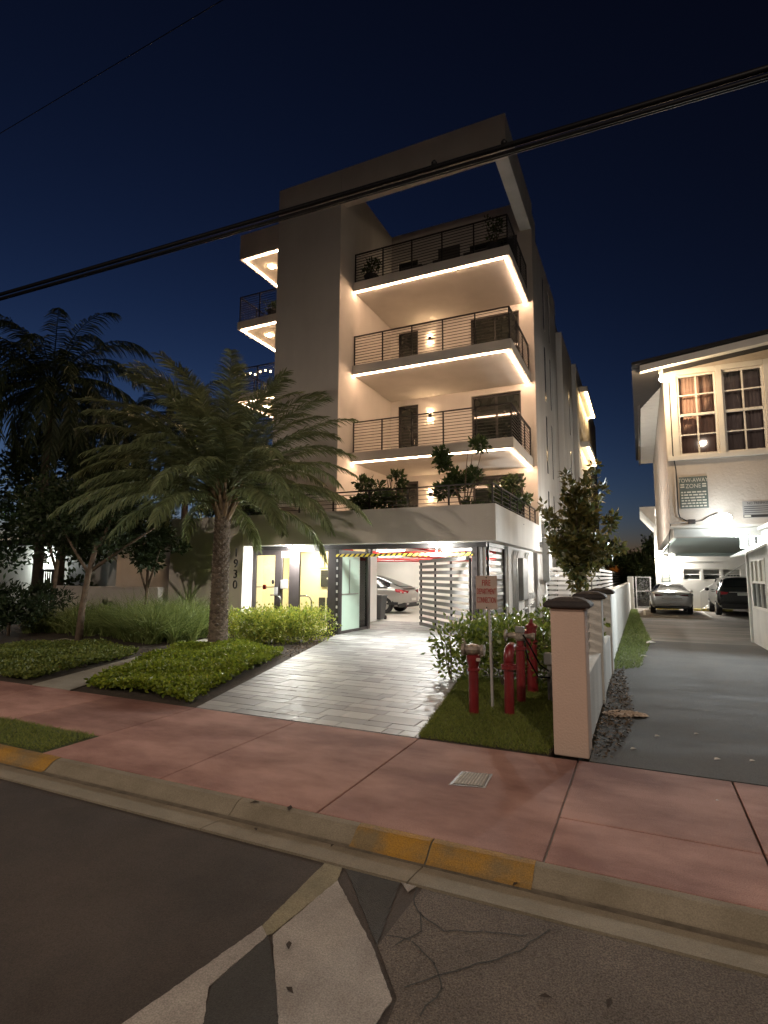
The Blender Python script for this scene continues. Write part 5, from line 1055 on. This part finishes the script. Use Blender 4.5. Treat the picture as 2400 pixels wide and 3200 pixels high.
# ================================================================== SMALL THINGS
def standpipe(x, y, label, kind):
    t = thing('fire_standpipe', (x, y, 0), label, 'standpipe', 'red fire standpipes on the lawn'); r = .062
    if kind == 'siamese':
        MB().lathe((x, y, 0), [(r, -.02), (r, .52), (r * 1.25, .53), (r * 1.25, .56), (r, .57), (r * 1.2, .62), (r * 1.45, .68), (r * 1.45, .72), (r * 1.1, .73)], 18).build('pipe', 'red_pipe', t, smooth=False)
        h = MB().lathe((x, y, .73), [(.06, 0), (.10, .03), (.12, .07), (.10, .11), (.05, .13)], 14).build('head', 'cast_metal', t)
        for s in (-1, 1):
            MB().lathe((x, y, .79), [(.05, s * .05), (.056, s * .10), (.072, s * .105), (.072, s * .145), (.04, s * .15)], 14, 'X').build('inlet', 'cast_metal', t)
            for k in range(3): a = k * 2.1; MB().ball((x + s * .125, y + .075 * math.cos(a), .79 + .075 * math.sin(a)), .014, 6, 4).build('lug', 'cast_metal', t)
        MB().tube([(x - .08, y - .05, .86), (x - .12, y - .06, .93)], .014, 6).build('chain_stub', 'cast_metal', t)
        B(x + .06, x + .11, y - .09, y - .05, .66, .70).build('bolt', 'sign_cream', t, bevel=.008)
    elif kind == 'elbow':
        MB().lathe((x, y, 0), [(r, -.02), (r, .56), (r * 1.6, .565), (r * 1.6, .61), (r * 1.1, .615), (r * 1.1, .64)], 18).build('pipe', 'red_pipe', t)
        MB().tube([(x, y, .60), (x, y, .70), (x + .005, y + .02, .77), (x + .01, y + .07, .81), (x + .01, y + .16, .82)], [r, r * 1.05, r * 1.1, r * 1.05, r], 14).build('elbow', 'red_pipe', t, smooth=True)
        for k in range(8): a = k * .785; MB().lathe((x + r * 1.35 * math.cos(a), y + r * 1.35 * math.sin(a), .555), [(.011, 0), (.011, .065)], 6).build('bolt', 'red_pipe', t)
    elif kind == 'valve':
        MB().lathe((x, y, 0), [(r, -.02), (r, .70), (r * 1.3, .71), (r * 1.3, .75), (r * .8, .76), (r * .8, .84)], 18).build('pipe', 'red_pipe', t)
        MB().lathe((x, y, .84), [(.07, 0), (.09, .03), (.06, .07), (.06, .10)], 14).build('valve_body', 'cast_metal', t); B(x - .06, x + .06, y - .05, y + .05, .945, 1.03).build('gear_box', 'grey_box', t, bevel=.01)
        MB().lathe((x, y, .90), [(.03, -.2), (.04, -.1), (.03, .1), (.05, .2)], 10, 'X').build('valve_stem', 'cast_metal', t); MB().lathe((x - .20, y, .90), [(.08, -.012), (.085, 0), (.08, .012)], 16, 'X').build('hand_wheel', 'cast_metal', t)
        MB().tube([(x + .05, y - .04, .92), (x + .14, y - .05, .78), (x + .25, y + .05, .52), (x + .36, y + .15, .42)], .012, 6).build('hose', 'cable_black', t, smooth=True); MB().tube([(x + .05, y, .88), (x + .10, y, .6), (x + .22, y + .1, .34), (x + .37, y + .18, .33)], .012, 6).build('hose', 'cable_black', t, smooth=True)
    else:
        MB().lathe((x, y, 0), [(r * 1.3, -.02), (r * 1.3, .72), (r * 1.5, .73), (r * 1.5, .80), (r * 1.15, .81), (r * 1.2, .95), (r * 1.5, .955), (r * 1.5, .985), (r * .9, 1.01), (r * .45, 1.03), (r * .4, 1.08)], 20).build('barrel', 'red_pipe', t)
        MB().lathe((x, y, .87), [(.05, -.07), (.055, -.14), (.06, -.15)], 12, 'X').build('outlet', 'red_pipe', t)
    return t
standpipe(-2.0, 7.03, 'red standpipe with a tarnished twin inlet head beside the sign post', 'siamese')
standpipe(-1.58, 7.17, 'red standpipe bending over in a smooth elbow', 'elbow')
standpipe(-1.585, 7.95, 'red pipe with a grey geared valve on top', 'valve')
standpipe(-1.56, 8.70, 'thick red barrel standpipe rearmost by the hedge', 'hydrant')
fs = thing('fire_sign', (-1.86, 7.42, 0), 'cream fire department connection sign with red letters on a post', 'sign')
MB().bar((-1.86, 7.44, -.05), (-1.89, 7.44, 1.74), .045, .03, up=(1, 0, 0)).build('post', 'galvanised', fs)
for k in range(26): B(-1.875, -1.858, 7.420, 7.4235, .05 + k * .05, .075 + k * .05).build('hole', 'sign_black', fs)
B(-2.06, -1.765, 7.400, 7.412, 1.285, 1.735).build('panel', 'sign_cream', fs, bevel=.012)
for s, z, sz in (('FIRE', 1.635, .085), ('DEPARTMENT', 1.52, .082), ('CONNECTION', 1.405, .082)): text(s, sz * 1.35, 'sign_red', (-1.9125, 7.397, z), fs, depth=.002, fit=.115 if s == 'FIRE' else .258)
for z in (1.71, 1.31): MB().lathe((-1.91, 7.399, z), [(.009, -.004), (.009, .002)], 8, 'Y').build('bolt', 'sign_black', fs)
eb = thing('cable_pedestal', (-1.22, 8.2, 0), 'grey utility pedestal on a post behind the pink pillar', 'utility box'); B(-1.26, -1.19, 8.17, 8.23, -.02, .50).build('post', 'grey_box', eb); B(-1.30, -1.15, 8.13, 8.25, .502, .66).build('box', 'grey_box', eb, bevel=.012)
ml = thing('meter_cover', (-1.38, 4.8, 0), 'weathered water meter lid set in the red pavement', 'manhole cover')
c = MB().prism([(-1.53, 4.60), (-1.24, 4.66), (-1.26, 5.0), (-1.53, 4.95)], 0.0, .003); c.build('frame', 'black_metal', ml); MB().prism([(-1.508, 4.632), (-1.263, 4.685), (-1.283, 4.972), (-1.508, 4.925)], .0031, .006).build('lid', 'meter_lid', ml)
for k in range(9): t_ = (k + .5) / 9; MB().prism([(-1.505 + .235 * t_ - .004, 4.635 + .05 * t_), (-1.505 + .235 * t_ + .004, 4.636 + .05 * t_), (-1.505 + .22 * t_ + .004, 4.925 + .045 * t_), (-1.505 + .22 * t_ - .004, 4.925 + .045 * t_)], .006, .009).build('rib', 'cast_metal', ml)
# dried palm husk on the drive
m = MB(); NX, NY = 22, 14; hv = []
for a in range(NX + 1):
    for b in range(NY + 1):
        u, w_ = a / NX * 2 - 1, b / NY * 2 - 1; q = math.sqrt(max(0, 1 - u * u)) * (.9 + .25 * math.sin(a * 2.3) * .5)
        hv.append((-.26 + u * .25 + .02 * math.sin(b * 1.7), 7.76 + w_ * .17 * q + .04 * u, .012 + .045 * (1 - u * u) * (1 - w_ * w_ * .6) * (.5 + .5 * math.sin(w_ * 7 + u * 3)) + random.uniform(0, .012)))
m.add(hv, [(a * (NY + 1) + b, (a + 1) * (NY + 1) + b, (a + 1) * (NY + 1) + b + 1, a * (NY + 1) + b + 1) for a in range(NX) for b in range(NY)]); o = m.build('palm_husk', 'cardboard', None, (-.26, 7.75, 0)); tag(o, 'crumpled dry palm husk lying on the drive by the wall', 'debris'); o.modifiers.new('t', 'SOLIDIFY').thickness = .006
labs = ['white scrap of litter nearest the pavement on the asphalt drive', 'white scrap of litter at the middle of the asphalt drive', 'white litter scrap at the right of the asphalt drive', 'pale paper scrap on the grass strip by the wall', 'tiny pale chip beside the dry husk', 'pale fleck of litter on the right hand red slab', 'small white scrap near the grass edge of the drive', 'pale scrap on the drive right of the pink pillar']
for k, (x, y, s) in enumerate(((.55, 6.3, .03), (.45, 7.2, .025), (.85, 6.4, .025), (.02, 16.2, .12), (.05, 6.9, .03), (.45, 5.2, .012), (-.1, 13.5, .07), (-.18, 6.3, .03))):
    z = .005 if y > 5.7 else 0.0
    o = MB().add([(x, y, z), (x + s * 2, y + s * .4, z + s * .3), (x + s * 1.8, y + s * 1.2, z + s * .1), (x + s * .3, y + s, z + s * .4), (x + s, y + s * .6, z + s * .6)], [(0, 1, 4), (1, 2, 4), (2, 3, 4), (3, 0, 4), (0, 3, 2, 1)]).build('litter_scrap', 'litter_white', None, (x, y, z)); tag(o, labs[k], 'litter', 'scraps of litter')
labs = ['curled dead leaf at the kerb edge left of the yellow paint', 'dry twig lying across the kerb joint', 'dark dead leaf in the gutter', 'dead leaf at the foot of the yellow kerb', 'dead leaf on the white road marking', 'dark leaf low on the white road marking', 'dead leaf on the coarse asphalt at the right', 'small dry leaf farther right on the coarse asphalt', 'dry leaf curled in the gutter near the yellow paint']
for k, (x, y, z, s) in enumerate(((-2.75, 3.60, .002, .04), (-2.45, 3.63, .002, .05), (-2.55, 3.36, -.06, .03), (-.75, 3.47, -.07, .03), (-1.62, 2.42, -.048, .035), (-1.45, 2.18, -.048, .03), (-.45, 2.62, -.053, .03), (-.2, 2.7, -.053, .035), (-1.95, 3.4, -.066, .025))):
    a = random.uniform(0, 6); c_, s_ = math.cos(a) * s, math.sin(a) * s
    o = MB().add([(x - c_, y - s_, z + .003), (x - s_ * .4, y + c_ * .4, z + .012), (x + c_, y + s_, z + .006), (x + s_ * .4, y - c_ * .4, z + .010), (x, y, z + .002)], [(0, 4, 1), (1, 4, 2), (2, 4, 3), (3, 4, 0)]).build('dead_leaf', 'dark_bark', None, (x, y, z)); tag(o, labs[k], 'leaf', 'dead leaves in the street')
# ---- overhead cables
def sag(a, b, s, n=28): return [tuple(Vector(a).lerp(Vector(b), t / n) - Vector((0, 0, s * 4 * (t / n) * (1 - t / n)))) for t in range(n + 1)]
cb = thing('cable_bundle', (-4, 5.5, 6.3), 'thick bundle of black overhead cables crossing in front of the roof frame', 'cable')
A, Bq = Vector((-24, 5.5, 7.20)), Vector((10, 5.5, 6.10))
for k, (dy, dz, r) in enumerate(((0, 0, .030), (.05, -.040, .024), (-.02, -.066, .020), (.03, .042, .008))):
    MB().tube(sag(A + Vector((0, dy, dz)), Bq + Vector((0, dy, dz * 1.1)), .12 + .012 * k, 40), r, 8).build('cable', 'cable_black', cb, smooth=True)
for x in (-1.95, -1.15): z = 6.43 - (x + 2.58) * .03; MB().lathe((x, 5.5, z), [(.02, -.03), (.035, -.01), (.035, .02), (.015, .05)], 8).build('cable_clamp', 'cable_black', cb)
tc = thing('thin_cable', (-6, 7, 12.3), 'single thin cable high across the upper left sky', 'cable'); MB().tube(sag((-30, 7, 11.5), (8, 7, 13.1), .05), .008, 6).build('cable', 'cable_black', tc)
# ---- street lamps on the opposite pavement: the light on the road and the street fronts
def street_lamp(x, y, h, label, power, aim):
    lp = thing('street_lamp', (x, y, -.1), label, 'street lamp', 'street lamps on the opposite pavement')
    MB().tube([(x, y, -.12), (x, y, h - .9), (x, y + .2, h - .4), (x, y + 1.0, h - .1), (x, y + 2.4, h)], [.09, .06, .055, .05, .04], 10).build('pole', 'lamp_post', lp, smooth=True)
    B(x - .18, x + .18, y + 2.1, y + 2.9, h - .06, h + .08).build('lamp_head', 'lamp_post', lp, bevel=.03)
    ld = bpy.data.lights.new('street_light', 'SPOT'); ld.energy = power * K; ld.color = (1.0, 0.80, 0.64); ld.spot_size = R(168); ld.spot_blend = 0.75; ld.shadow_soft_size = .14
    lo = bpy.data.objects.new('street_light', ld); lo.location = (0, 2.5, h); lo.parent = lp; C.objects.link(lo); lo.rotation_euler = Vector(aim).to_track_quat('Z', 'Y').to_euler()
street_lamp(3.6, -7.0, 9.7, 'tall street lamp across the street to the right of the viewer', 3500, (.25, -.72, 1))
street_lamp(-12.5, -7.0, 5.6, 'lower street lamp across the street to the left of the viewer', 3000, (-.1, -.75, 1))
